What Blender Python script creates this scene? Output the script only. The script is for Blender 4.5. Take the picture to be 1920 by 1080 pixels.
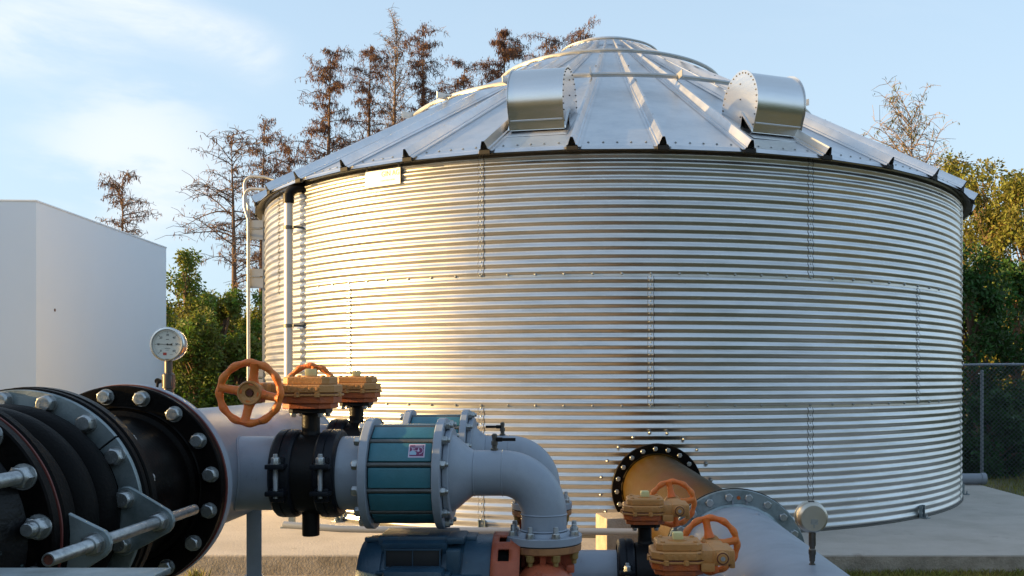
import bpy, bmesh, math, random
from mathutils import Vector, Matrix, noise
R = math.radians; PI = math.pi; TAU = 2*math.pi
S = bpy.context.scene; COL = S.collection
for o in list(bpy.data.objects): bpy.data.objects.remove(o)

# ------------------------------------------------------------ camera
CZ = 1.351; F = 1771.5; CX = 1079.0; CY = 707.7
cam = bpy.data.cameras.new('camera'); co = bpy.data.objects.new('camera', cam); COL.objects.link(co)
co.location = (0, 0, CZ); co.rotation_euler = (PI/2, 0, 0)
cam.sensor_width = 36; cam.lens = 36*F/1920
cam.shift_x = (960-CX)/1920; cam.shift_y = (CY-540)/1920
cam.clip_start = .05; cam.clip_end = 3000
S.camera = co
S.render.resolution_x = 1024; S.render.resolution_y = 576

# ------------------------------------------------------------ world, sun, exposure
SUN_AZ = R(-85); SUN_EL = R(9)          # measured like the tank's azimuths: 0 faces the camera, -90 is left
sdir = Vector((math.sin(SUN_AZ)*math.cos(SUN_EL), -math.cos(SUN_AZ)*math.cos(SUN_EL), math.sin(SUN_EL)))
W = bpy.data.worlds.new('World'); S.world = W; W.use_nodes = True
def build_world():
    nt = W.node_tree; n = nt.nodes; l = nt.links; n.clear()
    out = n.new('ShaderNodeOutputWorld'); bg = n.new('ShaderNodeBackground')
    sky = n.new('ShaderNodeTexSky'); sky.sky_type = 'NISHITA'; sky.sun_disc = False
    sky.sun_elevation = SUN_EL; sky.sun_rotation = math.atan2(sdir.x, sdir.y)
    sky.air_density = 1.0; sky.dust_density = .6; sky.ozone_density = 2.2
    bg.inputs['Strength'].default_value = .15
    tc = n.new('ShaderNodeTexCoord')
    nv = n.new('ShaderNodeVectorMath'); nv.operation = 'NORMALIZE'; l.new(tc.outputs['Generated'], nv.inputs[0])
    def dot(v):
        d = n.new('ShaderNodeVectorMath'); d.operation = 'DOT_PRODUCT'; l.new(nv.outputs[0], d.inputs[0]); d.inputs[1].default_value = v
        return d.outputs['Value']
    def mth(op, a, b=None, c=None):
        m = n.new('ShaderNodeMath'); m.operation = op
        for i, x in enumerate((a, b, c)):
            if x is None: continue
            if isinstance(x, (int, float)): m.inputs[i].default_value = x
            else: l.new(x, m.inputs[i])
        return m.outputs[0]
    def mr(x, a, b, c=0, d=1):
        m = n.new('ShaderNodeMapRange'); m.interpolation_type = 'SMOOTHSTEP'; m.clamp = True
        l.new(x, m.inputs['Value'])
        for k, v in zip(('From Min', 'From Max', 'To Min', 'To Max'), (a, b, c, d)): m.inputs[k].default_value = v
        return m.outputs['Result']
    def dr(px, py): return Vector((px-CX, F, CY-py)).normalized()
    def noi(scale, det, rough, stretch, rot=(0, 0, 0), dist=0):
        mp = n.new('ShaderNodeMapping'); l.new(nv.outputs[0], mp.inputs['Vector']); mp.inputs['Scale'].default_value = stretch; mp.inputs['Rotation'].default_value = rot
        t = n.new('ShaderNodeTexNoise'); t.inputs['Scale'].default_value = scale; t.inputs['Detail'].default_value = det; t.inputs['Roughness'].default_value = rough
        t.inputs['Distortion'].default_value = dist
        l.new(mp.outputs[0], t.inputs['Vector']); return t.outputs['Fac']
    # a long cirrus streak, high at the left and falling to the right
    a, b = dr(200, -12), dr(575, 150); N = a.cross(b).normalized(); T = (b-a).normalized()
    dd = dot(N)
    wob = noi(4, 3, .55, (1, 1, 1))
    dd = mth('ADD', dd, mth('MULTIPLY_ADD', wob, .036, -.018))
    band = mr(mth('ABSOLUTE', dd), .004, .042, 1, 0)
    along = mth('MULTIPLY', mr(dot(T), dot_v(T, dr(620, 200))-.03, dot_v(T, dr(430, 130)), 0, 1), mr(dot((1, 0, 0)), -.95, -.6, 0, 1))
    fine = noi(5, 7, .62, (1, 1, 3.2), (0, R(-28), 0), .4)
    cir = mth('MULTIPLY', mth('MULTIPLY', band, along), mr(fine, .3, .62, .25, 1))
    # soft low cloud at the left horizon
    c0 = dr(250, 310); q = mth('ARCCOSINE', dot(c0))
    low = mth('MULTIPLY', mr(q, .02, .13, 1, 0), mr(noi(6.5, 6, .55, (1, 1, 3.0)), .36, .6))
    # thin wisps elsewhere
    wis = mth('MULTIPLY', mr(noi(2.6, 7, .6, (1, 1, 2.4), (R(20), R(-20), 0), .6), .55, .95), .2)
    a2, b2 = dr(-60, 60), dr(330, 20); N2 = a2.cross(b2).normalized()
    band2 = mth('MULTIPLY', mth('MULTIPLY', mr(mth('ABSOLUTE', dot(N2)), .0, .075, 1, 0), mr(dot((1, 0, 0)), -.30, -.46, 0, 1)), mr(fine, .3, .62, .15, 1))
    cir = mth('MAXIMUM', cir, mth('MULTIPLY', band2, .8))
    cl = mth('MINIMUM', mth('ADD', mth('ADD', mth('MULTIPLY', cir, .9), mth('MULTIPLY', low, .75)), wis), 1.0)
    # the sky pales to the left, where the sun stands, and near the horizon
    veil = mth('MULTIPLY', mr(dot((-.8, .3, -.12)), -.35, .95), .75)
    veil = mth('MAXIMUM', veil, mr(dot((0, 0, 1)), .0, .7, .9, .45))
    mx0 = n.new('ShaderNodeMix'); mx0.data_type = 'RGBA'; l.new(veil, mx0.inputs[0]); l.new(sky.outputs[0], mx0.inputs[6]); mx0.inputs[7].default_value = SKYVEIL
    mx = n.new('ShaderNodeMix'); mx.data_type = 'RGBA'; l.new(cl, mx.inputs[0]); l.new(mx0.outputs[2], mx.inputs[6]); mx.inputs[7].default_value = SKYCLOUD
    glow = mth('POWER', mr(dot(tuple(sdir)), (.62), 1.0), 3.0)
    mg = n.new('ShaderNodeMix'); mg.data_type = 'RGBA'; l.new(glow, mg.inputs[0]); l.new(mx.outputs[2], mg.inputs[6]); mg.inputs[7].default_value = (6, 4.3, 2.4, 1)
    l.new(mg.outputs[2], bg.inputs['Color']); l.new(bg.outputs[0], out.inputs[0])
def dot_v(a, b): return a.dot(b)
SKYVEIL = (1.75, 2.2, 2.6, 1); SKYCLOUD = (2.7, 2.82, 2.92, 1)
build_world()
sl = bpy.data.lights.new('sun', 'SUN'); sl.energy = 4.9; sl.angle = R(.6); sl.color = (1.0, .65, .26)
so = bpy.data.objects.new('sun', sl); COL.objects.link(so); so.rotation_euler = (-sdir).to_track_quat('-Z', 'Y').to_euler()
S.view_settings.view_transform = 'Standard'; S.view_settings.look = 'None'; S.view_settings.gamma = 1
S.view_settings.exposure = 1.32
S.render.engine = 'CYCLES'

# ------------------------------------------------------------ materials
def mat(name, col, rough=.5, metal=0., var=.12, vs=6., bump=0., bs=80., col2=None, ms=3., lo=.45, hi=.65, stretch=(1, 1, 1), rvar=.0, island=0., coat=0., spec=.5, wave=0., wvs=1.5, trans=0., wst=(1, 1, 1), bdist=.01, spots=None):
    m = bpy.data.materials.new(name); m.use_nodes = True; nt = m.node_tree; n = nt.nodes; l = nt.links
    b = n['Principled BSDF']; tc = n.new('ShaderNodeTexCoord')
    def noi(scale, det=5, rough_=.6, st=(1, 1, 1)):
        mp = n.new('ShaderNodeMapping'); mp.inputs['Scale'].default_value = st; l.new(tc.outputs['Object'], mp.inputs['Vector'])
        t = n.new('ShaderNodeTexNoise'); t.inputs['Scale'].default_value = scale; t.inputs['Detail'].default_value = det; t.inputs['Roughness'].default_value = rough_
        l.new(mp.outputs[0], t.inputs['Vector']); return t.outputs['Fac']
    def mr(x, a, c, d, e):
        q = n.new('ShaderNodeMapRange'); l.new(x, q.inputs['Value'])
        for k, v in zip(('From Min', 'From Max', 'To Min', 'To Max'), (a, c, d, e)): q.inputs[k].default_value = v
        return q.outputs['Result']
    base = n.new('ShaderNodeRGB'); base.outputs[0].default_value = (*col, 1); cur = base.outputs[0]
    if col2:
        mx = n.new('ShaderNodeMix'); mx.data_type = 'RGBA'; l.new(mr(noi(ms, 8, .68, stretch), lo, hi, 0, 1), mx.inputs[0])
        l.new(cur, mx.inputs[6]); mx.inputs[7].default_value = (*col2, 1); cur = mx.outputs[2]
    if var or island:
        hs = n.new('ShaderNodeHueSaturation'); l.new(cur, hs.inputs['Color'])
        v = mr(noi(vs, 6, .6, stretch), .25, .75, 1-var, 1+var)
        if island:
            g = n.new('ShaderNodeNewGeometry'); v2 = mr(g.outputs['Random Per Island'], 0, 1, 1-island, 1+island)
            mm = n.new('ShaderNodeMath'); mm.operation = 'MULTIPLY'; l.new(v, mm.inputs[0]); l.new(v2, mm.inputs[1]); v = mm.outputs[0]
            h2 = n.new('ShaderNodeMath'); h2.operation = 'MULTIPLY_ADD'; l.new(g.outputs['Random Per Island'], h2.inputs[0]); h2.inputs[1].default_value = .06; h2.inputs[2].default_value = .47; l.new(h2.outputs[0], hs.inputs['Hue'])
        l.new(v, hs.inputs['Value']); cur = hs.outputs[0]
    if spots:
        sc, ss, sl_, sh_, sst = spots      # colour, scale, threshold low / high, stretch
        mx = n.new('ShaderNodeMix'); mx.data_type = 'RGBA'; l.new(mr(noi(ss, 9, .75, sst), sl_, sh_, 0, 1), mx.inputs[0])
        mx.clamp_factor = True; l.new(cur, mx.inputs[6]); mx.inputs[7].default_value = (*sc, 1); cur = mx.outputs[2]
    l.new(cur, b.inputs['Base Color'])
    b.inputs['Roughness'].default_value = rough; b.inputs['Metallic'].default_value = metal
    b.inputs['Specular IOR Level'].default_value = spec
    if rvar: l.new(mr(noi(vs*1.7, 6, .65, stretch), .25, .75, rough-rvar, rough+rvar), b.inputs['Roughness'])
    if coat: b.inputs['Coat Weight'].default_value = coat; b.inputs['Coat Roughness'].default_value = .25
    last = None
    if wave:
        bp = n.new('ShaderNodeBump'); bp.inputs['Strength'].default_value = 1; bp.inputs['Distance'].default_value = wave
        l.new(noi(wvs, 2, .5, wst), bp.inputs['Height']); last = bp
    if bump:
        bp = n.new('ShaderNodeBump'); bp.inputs['Strength'].default_value = bump; bp.inputs['Distance'].default_value = bdist
        l.new(noi(bs, 4, .6), bp.inputs['Height'])
        if last: l.new(last.outputs[0], bp.inputs['Normal'])
        last = bp
    if last: l.new(last.outputs[0], b.inputs['Normal'])
    if trans:
        tr = n.new('ShaderNodeBsdfTranslucent'); l.new(cur, tr.inputs[0]); ms_ = n.new('ShaderNodeMixShader'); ms_.inputs[0].default_value = trans
        l.new(b.outputs[0], ms_.inputs[1]); l.new(tr.outputs[0], ms_.inputs[2]); l.new(ms_.outputs[0], n['Material Output'].inputs[0])
    return m
M = dict(
 wall=mat('corrugated_galvanized', (.66, .66, .66), .34, 1, .08, 1.3, .05, 260, stretch=(.6, .6, 6), rvar=.06, wave=.010, wvs=1.6, wst=(1, 1, .45), bdist=.001, col2=(.47, .47, .46), ms=2.6, lo=.42, hi=.68, spots=((.78, .78, .76), 7, .60, .72, (1, 1, 3))),
 sheet=mat('roof_galvanized', (.70, .71, .73), .38, 1, .05, 3, .04, 300, rvar=.05, wave=.003, wvs=2.5, bdist=.0006, col2=(.61, .63, .66), ms=4),
 vent=mat('vent_galvanized', (.72, .72, .72), .24, 1, .03, 4, 0, 300, rvar=.03, stretch=(1, 1, 8)),
 rail=mat('ring_tube', (.50, .50, .49), .42, .85, .12, 8, .05, 200),
 seal=mat('dark_sealant', (.085, .08, .07), .6, 0, .1),  # on the wall seams it also paints the gap shadows
 dark=mat('near_black', (.015, .014, .012), .8, 0, 0),
 bolt=mat('galvanized_bolt', (.42, .44, .45), .36, .9, .15, 30, .25, 160, rvar=.08, col2=(.25, .27, .28), ms=40, bdist=.002),
 galv=mat('galvanized_plate', (.27, .32, .34), .42, .7, .15, 9, .10, 200, rvar=.08, col2=(.14, .18, .19), ms=6),
 grey=mat('grey_enamel', (.27, .31, .375), .42, 0, .07, 5, .06, 160, rvar=.07, coat=.06, col2=(.215, .25, .305), ms=4.5, lo=.45, hi=.72, spots=((.12, .085, .06), 9, .64, .74, (1, 1, 1))),
 black=mat('black_enamel', (.0025, .0022, .0022), .36, 0, .25, 7, .12, 90, rvar=.08, spec=.07, col2=(.007, .005, .0045), ms=9, spots=((.05, .055, .06), 16, .66, .72, (1, 1, 1))),
 rubber=mat('black_rubber', (.003, .003, .0035), .5, 0, .2, 9, .2, 120, spec=.06, col2=(.006, .0055, .0055), ms=6),
 peel=mat('peeling_black_paint', (.004, .004, .005), .4, 0, .2, 7, .5, 30, spec=.3, col2=(.16, .24, .26), ms=11, lo=.60, hi=.63, stretch=(1, .35, 1)),
 red=mat('red_gasket', (.13, .028, .022), .6, 0, .2, 20),
 dkmetal=mat('dark_valve_enamel', (.010, .0095, .010), .42, 0, .2, 9, .15, 90, rvar=.1, spec=.15),
 coup=mat('coupling_enamel', (.008, .010, .015), .40, 0, .2, 9, .2, 90, spec=.2),
 teal=mat('teal_enamel', (.028, .145, .19), .45, 0, .10, 14, .15, 220, coat=.1, col2=(.038, .165, .215), ms=10),
 rod=mat('dull_steel_rod', (.12, .125, .125), .45, .7, .2, 20, .3, 200),
 gear=mat('faded_orange_enamel', (.44, .195, .050), .48, 0, .07, 9, .3, 130, col2=(.48, .235, .08), ms=5, rvar=.08, spots=((.10, .035, .015), 22, .60, .70, (1, 1, .6))),
 gearlow=mat('rusty_orange_enamel', (.40, .085, .008), .5, 0, .15, 12, .3, 130, col2=(.28, .07, .03), ms=14, lo=.45, hi=.7),
 wheel=mat('orange_handwheel_enamel', (.74, .14, .014), .46, 0, .15, 14, .5, 60, col2=(.62, .17, .024), ms=11, lo=.4, hi=.6, spots=((.16, .035, .012), 26, .60, .70, (1, 1, 1))),
 rust=mat('rust_stain', (.10, .025, .012), .8, 0, .4, 60, .5, 120),
 cap=mat('pale_green_cap', (.60, .55, .26), .5, 0, .08, 30),
 pump=mat('salmon_pump_enamel', (.38, .085, .035), .5, 0, .12, 12, .3, 130, col2=(.30, .06, .028), ms=8),
 pflange=mat('rusted_orange_flange', (.36, .16, .06), .6, 0, .15, 12, .3, 90, col2=(.20, .08, .04), ms=14, lo=.5, hi=.62, stretch=(1, 1, .3)),
 yel=mat('yellow_nut', (.30, .20, .065), .5, .2, .1),
 motor=mat('blue_motor_enamel', (.016, .050, .088), .38, 0, .15, 8, .18, 130, coat=.12, rvar=.08, col2=(.022, .062, .10), ms=6, spots=((.07, .08, .085), 14, .62, .74, (1, 1, 1))),
 grille=mat('black_grille', (.008, .009, .011), .6, 0, .1),
 plate=mat('brass_nameplate', (.30, .26, .20), .4, .6, .15, 60, .3, 200),
 brown=mat('brown_varnished_pipe', (.042, .025, .003), .42, 0, .25, 3, .15, 60, spec=.10, col2=(.034, .014, .003), ms=3, stretch=(1, .3, 1), rvar=.08),
 chrome=mat('gauge_case_steel', (.62, .62, .62), .22, 1, .06, 20),
 chrome2=mat('dull_gauge_case', (.52, .49, .43), .36, 1, .1, 14, rvar=.08),
 dial=mat('gauge_dial', (.62, .62, .56), .4, 0, .03, 20, coat=.5),
 ink=mat('black_ink', (.02, .02, .02), .5, 0, 0),
 redink=mat('red_ink', (.45, .05, .03), .5, 0, 0),
 brass=mat('dirty_brass', (.12, .11, .10), .4, .8, .2, 30),
 concrete=mat('concrete', (.47, .425, .38), .85, 0, .10, 1.2, .5, 45, col2=(.37, .33, .285), ms=1.6, lo=.42, hi=.72, spots=((.22, .18, .14), 2.6, .60, .74, (1, 1, 1))),
 conc2=mat('rough_concrete', (.37, .32, .26), .9, 0, .12, 4, .9, 60, col2=(.24, .205, .16), ms=7, lo=.42, hi=.65),
 ground=mat('packed_sand', (.38, .30, .22), .95, 0, .15, .6, .8, 30, col2=(.27, .22, .15), ms=.8),
 gravel=mat('dry_turf', (.10, .105, .045), .95, 0, .25, .9, .8, 30, col2=(.17, .13, .07), ms=1.3),
 white=mat('white_stucco', (.76, .80, .86), .9, 0, .015, .5, .3, 130, col2=(.745, .785, .84), ms=.35),
 sign=mat('white_sign', (.80, .80, .78), .35, 0, .03, 10),
 signink=mat('grey_sign_ink', (.03, .028, .026), .5, 0, 0),
 fade=mat('faded_sign_ink', (.38, .37, .35), .5, 0, 0),
 purple=mat('purple_print', (.14, .018, .09), .45, 0, 0),
 stick=mat('pale_sticker', (.52, .46, .60), .45, 0, .03),
 stickb=mat('blue_sticker_print', (.27, .42, .56), .45, 0, 0),
 pvc=mat('grey_painted_tube', (.26, .285, .33), .4, .1, .06, 6),
 pipegalv=mat('pale_galvanized_pipe', (.55, .56, .57), .45, .35, .06, 6),
 lad=mat('ladder_aluminium', (.42, .42, .42), .42, .6, .08, 6),
 bark=mat('cypress_bark', (.16, .10, .065), .9, 0, .25, 4, .8, 20, stretch=(1, 1, .2)),
 palebark=mat('pale_bark', (.24, .18, .14), .9, 0, .2, 4, .6, 20),
 brownleaf=mat('dead_cypress_leaves', (.15, .072, .047), .8, 0, .25, 1.2, island=.45, trans=.25),
 olive=mat('olive_cypress_leaves', (.13, .13, .035), .8, 0, .25, 1.2, island=.4, trans=.3),
 green=mat('green_leaves', (.10, .165, .018), .6, 0, .3, .9, island=.45, trans=.4, col2=(.20, .17, .03), ms=1.2),
 dkgreen=mat('dark_green_leaves', (.034, .088, .014), .6, 0, .3, .9, island=.45, trans=.3),
 autumn=mat('turning_leaves', (.18, .18, .028), .65, 0, .3, .9, island=.45, trans=.35, col2=(.22, .10, .018), ms=1.7, lo=.58, hi=.68),
 fence=mat('fence_wire', (.085, .105, .12), .5, .2, .1),
 grass=mat('grass_blades', (.20, .20, .04), .7, 0, .3, 2, island=.4, trans=.3, col2=(.30, .24, .07), ms=4),
)

# ------------------------------------------------------------ geometry helpers
def AX(p, d, up=None):
    """matrix with local Z along d, at p"""
    d = Vector(d).normalized()
    if up is None: up = Vector((0, 0, 1)) if abs(d.z) < .9 else Vector((0, 1, 0))
    x = Vector(up).cross(d).normalized(); y = d.cross(x)
    return Matrix((( x.x, y.x, d.x, p[0]), (x.y, y.y, d.y, p[1]), (x.z, y.z, d.z, p[2]), (0, 0, 0, 1)))
I4 = Matrix.Identity(4)
class MB:
    def __init__(s): s.v = []; s.f = []
    def add(s, vs, fs, m=None):
        k = len(s.v)
        if m is not None: vs = [m @ Vector(v) for v in vs]
        s.v.extend([tuple(v) for v in vs]); s.f.extend([tuple(i+k for i in f) for f in fs]); return s
    def lathe(s, prof, m=None, seg=64, loop=False, a0=0., a1=TAU):
        full = abs(a1-a0-TAU) < 1e-6; n = seg if full else seg+1
        vs = []; idx = []
        for r, z in prof:
            if r < 1e-7: idx.append([len(vs)]*n); vs.append((0, 0, z))
            else:
                idx.append(list(range(len(vs), len(vs)+n)))
                for i in range(n):
                    a = a0+(a1-a0)*i/seg; vs.append((r*math.cos(a), r*math.sin(a), z))
        fs = []; P = len(prof)
        for j in range(P if loop else P-1):
            A = idx[j]; B = idx[(j+1) % P]
            for i in range(seg):
                i2 = (i+1) % n if full else i+1
                q = [A[i], A[i2], B[i2], B[i]]; u = []
                for x in q:
                    if x not in u: u.append(x)
                if len(u) > 2: fs.append(u)
        if not full and loop:
            fs.append([idx[j][0] for j in range(P)][::-1]); fs.append([idx[j][-1] for j in range(P)])
        return s.add(vs, fs, m)
    def cyl(s, p0, p1, r, r1=None, seg=32, ch=0., cap=True):
        p0 = Vector(p0); p1 = Vector(p1); L = (p1-p0).length; r1 = r if r1 is None else r1
        pr = [(r, 0), (r1, L)]
        if ch: pr = [(r-ch, 0), (r, ch), (r1, L-ch), (r1-ch, L)]
        if cap: pr = [(0, 0)]+pr+[(0, L)]
        return s.lathe(pr, AX(p0, p1-p0), seg)
    def ring(s, p, d, ri, ro, t, seg=64, ch=.002):
        """flange ring from p along d, thickness t"""
        return s.lathe([(ri, 0), (ro-ch, 0), (ro, ch), (ro, t-ch), (ro-ch, t), (ri, t)], AX(p, d), seg, loop=True)
    def box(s, c, sz, m=None, bev=0.):
        x, y, z = sz[0]/2, sz[1]/2, sz[2]/2
        bm = bmesh.new(); bmesh.ops.create_cube(bm, size=1)
        for v in bm.verts: v.co = Vector((v.co.x*2*x, v.co.y*2*y, v.co.z*2*z))
        if bev: bmesh.ops.bevel(bm, geom=list(bm.edges), offset=bev, segments=2, profile=.6, affect='EDGES')
        bm.verts.index_update()
        vs = [v.co+Vector(c) for v in bm.verts]; fs = [[v.index for v in f.verts] for f in bm.faces]; bm.free()
        return s.add(vs, fs, m)
    def prism(s, poly, z0, z1, m=None, ch=0.):
        n = len(poly); L = []
        def ins(p, d):
            out = []
            for i in range(n):
                a = Vector(p[i-1]); b = Vector(p[i]); c = Vector(p[(i+1) % n])
                e1 = (b-a).normalized(); e2 = (c-b).normalized(); nn = Vector((-(e1.y+e2.y), e1.x+e2.x))
                if nn.length < 1e-6: nn = Vector((-e1.y, e1.x))
                nn.normalize(); k = max(.3, nn.dot(Vector((-e1.y, e1.x)))); out.append(tuple(b+nn*(d/k)))
            return out
        if ch: L = [(ins(poly, ch), z0), (poly, z0+ch), (poly, z1-ch), (ins(poly, ch), z1)]
        else: L = [(poly, z0), (poly, z1)]
        vs = [(x, y, z) for p, z in L for x, y in p]; fs = []
        for k in range(len(L)-1):
            for i in range(n): fs.append((k*n+i, k*n+(i+1) % n, (k+1)*n+(i+1) % n, (k+1)*n+i))
        fs.append(tuple(range(n))[::-1]); fs.append(tuple(range((len(L)-1)*n, len(L)*n)))
        return s.add(vs, fs, m)
    def tube(s, pts, r, seg=12, cap=True, closed=False):
        pts = [Vector(p) for p in pts]; n = len(pts); rr = r if isinstance(r, (list, tuple)) else [r]*n
        vs = []; fs = []; up = None
        for i, p in enumerate(pts):
            t = (pts[(i+1) % n]-pts[i-1]) if (closed or 0 < i < n-1) else (pts[1]-pts[0] if i == 0 else pts[-1]-pts[-2])
            t.normalize()
            if up is None: up = Vector((0, 0, 1)) if abs(t.z) < .9 else Vector((1, 0, 0))
            x = up.cross(t)
            if x.length < 1e-5: x = Vector((1, 0, 0)).cross(t)
            x.normalize(); y = t.cross(x); up = y
            for k in range(seg):
                a = TAU*k/seg; vs.append(p+x*(rr[i]*math.cos(a))+y*(rr[i]*math.sin(a)))
        for i in range(n if closed else n-1):
            j = (i+1) % n
            for k in range(seg): fs.append((i*seg+k, i*seg+(k+1) % seg, j*seg+(k+1) % seg, j*seg+k))
        if cap and not closed: fs.append(tuple(range(seg))[::-1]); fs.append(tuple(range((n-1)*seg, n*seg)))
        return s.add(vs, fs)
    def build(s, name, m, parent=None, ang=32, smooth=True, loc=None):
        me = bpy.data.meshes.new(name); me.from_pydata(s.v, [], s.f); me.materials.append(M[m])
        if smooth:
            me.polygons.foreach_set('use_smooth', [True]*len(me.polygons)); me.set_sharp_from_angle(angle=R(ang))
        me.update()
        return link(name, me, parent, loc)
def fixn(o):
    bm = bmesh.new(); bm.from_mesh(o.data); bmesh.ops.recalc_face_normals(bm, faces=bm.faces); bm.to_mesh(o.data); bm.free(); return o
def link(name, me, parent=None, loc=None):
    o = bpy.data.objects.new(name, me); COL.objects.link(o)
    if parent: o.parent = parent
    if loc is not None: o.location = loc
    return o
def empty(name, label, cat, loc=(0, 0, 0), rz=0., group=None):
    o = bpy.data.objects.new(name, None); COL.objects.link(o); o.location = loc; o.rotation_euler = (0, 0, rz); o.empty_display_size = .2
    return tag(o, label, cat, group)
def tag(o, label=None, cat=None, group=None, kind=None):
    if label: o['label'] = label
    if cat: o['category'] = cat
    if group: o['group'] = group
    if kind: o['kind'] = kind
    return o
def struct(o): o['kind'] = 'structure'; return o
def copy_tree(o, parent=None):
    c = o.copy(); COL.objects.link(c); c.parent = parent
    for ch in list(o.children): copy_tree(ch, c)
    return c
def inst(name, me, parent, mtx):
    o = bpy.data.objects.new(name, me); COL.objects.link(o); o.parent = parent
    o.location = mtx.to_translation(); o.rotation_euler = mtx.to_euler(); return o
_bc = {}
def bolt_mesh(af, h, stud=0., sr=None, washer=True, key='bolt'):
    """hex head (across flats af) standing on local z=0 looking along +Z"""
    k = (af, h, stud, sr, washer)
    if k in _bc: return _bc[k]
    b = MB(); R_ = af/2/math.cos(PI/6); w = .004 if washer else 0
    if washer: b.lathe([(0, 0), (R_*1.12, 0), (R_*1.12, w), (0, w)], None, 24)
    hexa = [(R_*math.cos(i*PI/3), R_*math.sin(i*PI/3)) for i in range(6)]
    # chamfered hex: corners drop at the crown
    vs = []; n = 48
    rows = []
    def hr(a): a = (a % (PI/3))-PI/6; return af/2/math.cos(a)
    for zz, lim in ((w, 9), (w+h*.80, 9), (w+h*.92, .97), (w+h, .86)):
        rows.append(len(vs))
        for i in range(n):
            a = TAU*i/n; r = min(hr(a), lim*af/2 if lim < 2 else 9); vs.append((r*math.cos(a), r*math.sin(a), zz))
    fs = []
    for j in range(3):
        for i in range(n): fs.append((rows[j]+i, rows[j]+(i+1) % n, rows[j+1]+(i+1) % n, rows[j+1]+i))
    fs.append(tuple(rows[3]+i for i in range(n))); b.add(vs, fs)
    if not stud:
        for i in range(9):      # raised marks on the head
            a = i*TAU/9; r0, r1 = af*.20, af*.33
            m_ = Matrix.Rotation(a, 4, 'Z')
            b.box(((r0+r1)/2, 0, w+h+.0004), (r1-r0, af*.035, .0010), m_)
    else:
        b.lathe([(sr, w+h), (sr, w+h+stud-.002), (sr-.002, w+h+stud), (0, w+h+stud)], None, 24)
        L = 0
        while L < stud-.006:      # coarse thread lines
            b.lathe([(sr, w+h+L), (sr+.0009, w+h+L+.0012), (sr, w+h+L+.0024)], None, 20); L += .0036
    me = bpy.data.meshes.new(key); me.from_pydata(b.v, [], b.f); me.materials.append(M['bolt'])
    me.polygons.foreach_set('use_smooth', [True]*len(me.polygons)); me.set_sharp_from_angle(angle=R(30)); _bc[k] = me
    return me
rb = random.Random(5)
def bolt_circle(parent, me, p, d, r, n, off, name='bolt', skip=()):
    A = AX(p, d)
    for i in range(n):
        if i in skip: continue
        a = off+i*TAU/n
        inst(name, me, parent, A @ Matrix.Translation((r*math.cos(a), r*math.sin(a), 0)) @ Matrix.Rotation(rb.uniform(0, 1), 4, 'Z'))
def text_mesh(txt, size, m, parent, name, mtx, sx=1.):
    cu = bpy.data.curves.new(name, 'FONT'); cu.body = txt; cu.size = size; cu.align_x = 'CENTER'; cu.align_y = 'CENTER'; cu.extrude = .0004
    t = bpy.data.objects.new(name, cu); COL.objects.link(t); bpy.context.view_layer.update()
    me = bpy.data.meshes.new_from_object(t.evaluated_get(bpy.context.evaluated_depsgraph_get())); bpy.data.objects.remove(t)
    me.materials.clear(); me.materials.append(M[m]); me.transform(mtx @ Matrix.Diagonal((sx, 1, 1, 1)))
    return link(name, me, parent)

# ============================================================ GROUND AND SLAB
b = MB(); b.add([(-400, -200, -.16), (400, -200, -.16), (400, 900, -.16), (-400, 900, -.16)], [(0, 1, 2, 3)])
struct(b.build('ground', 'gravel'))
b = MB(); b.add([(-9, 4.2, -.156), (1.55, 4.2, -.156), (1.55, 7.4, -.156), (-9, 7.4, -.156)], [(0, 1, 2, 3)])
struct(b.build('sand_yard', 'ground'))
b = MB(); b.box((-.1, 12.65, -.10), (10.4, 10.9, .20), None, .012)
slab = struct(b.build('concrete_slab', 'concrete'))
b = MB()     # front and right faces of the slab, in darker and rougher concrete
b.box((-.1, 7.196, -.085), (10.36, .006, .145)); b.box((5.103, 12.65, -.085), (.006, 10.8, .145))
struct(b.build('slab_edge', 'conc2'))

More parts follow.
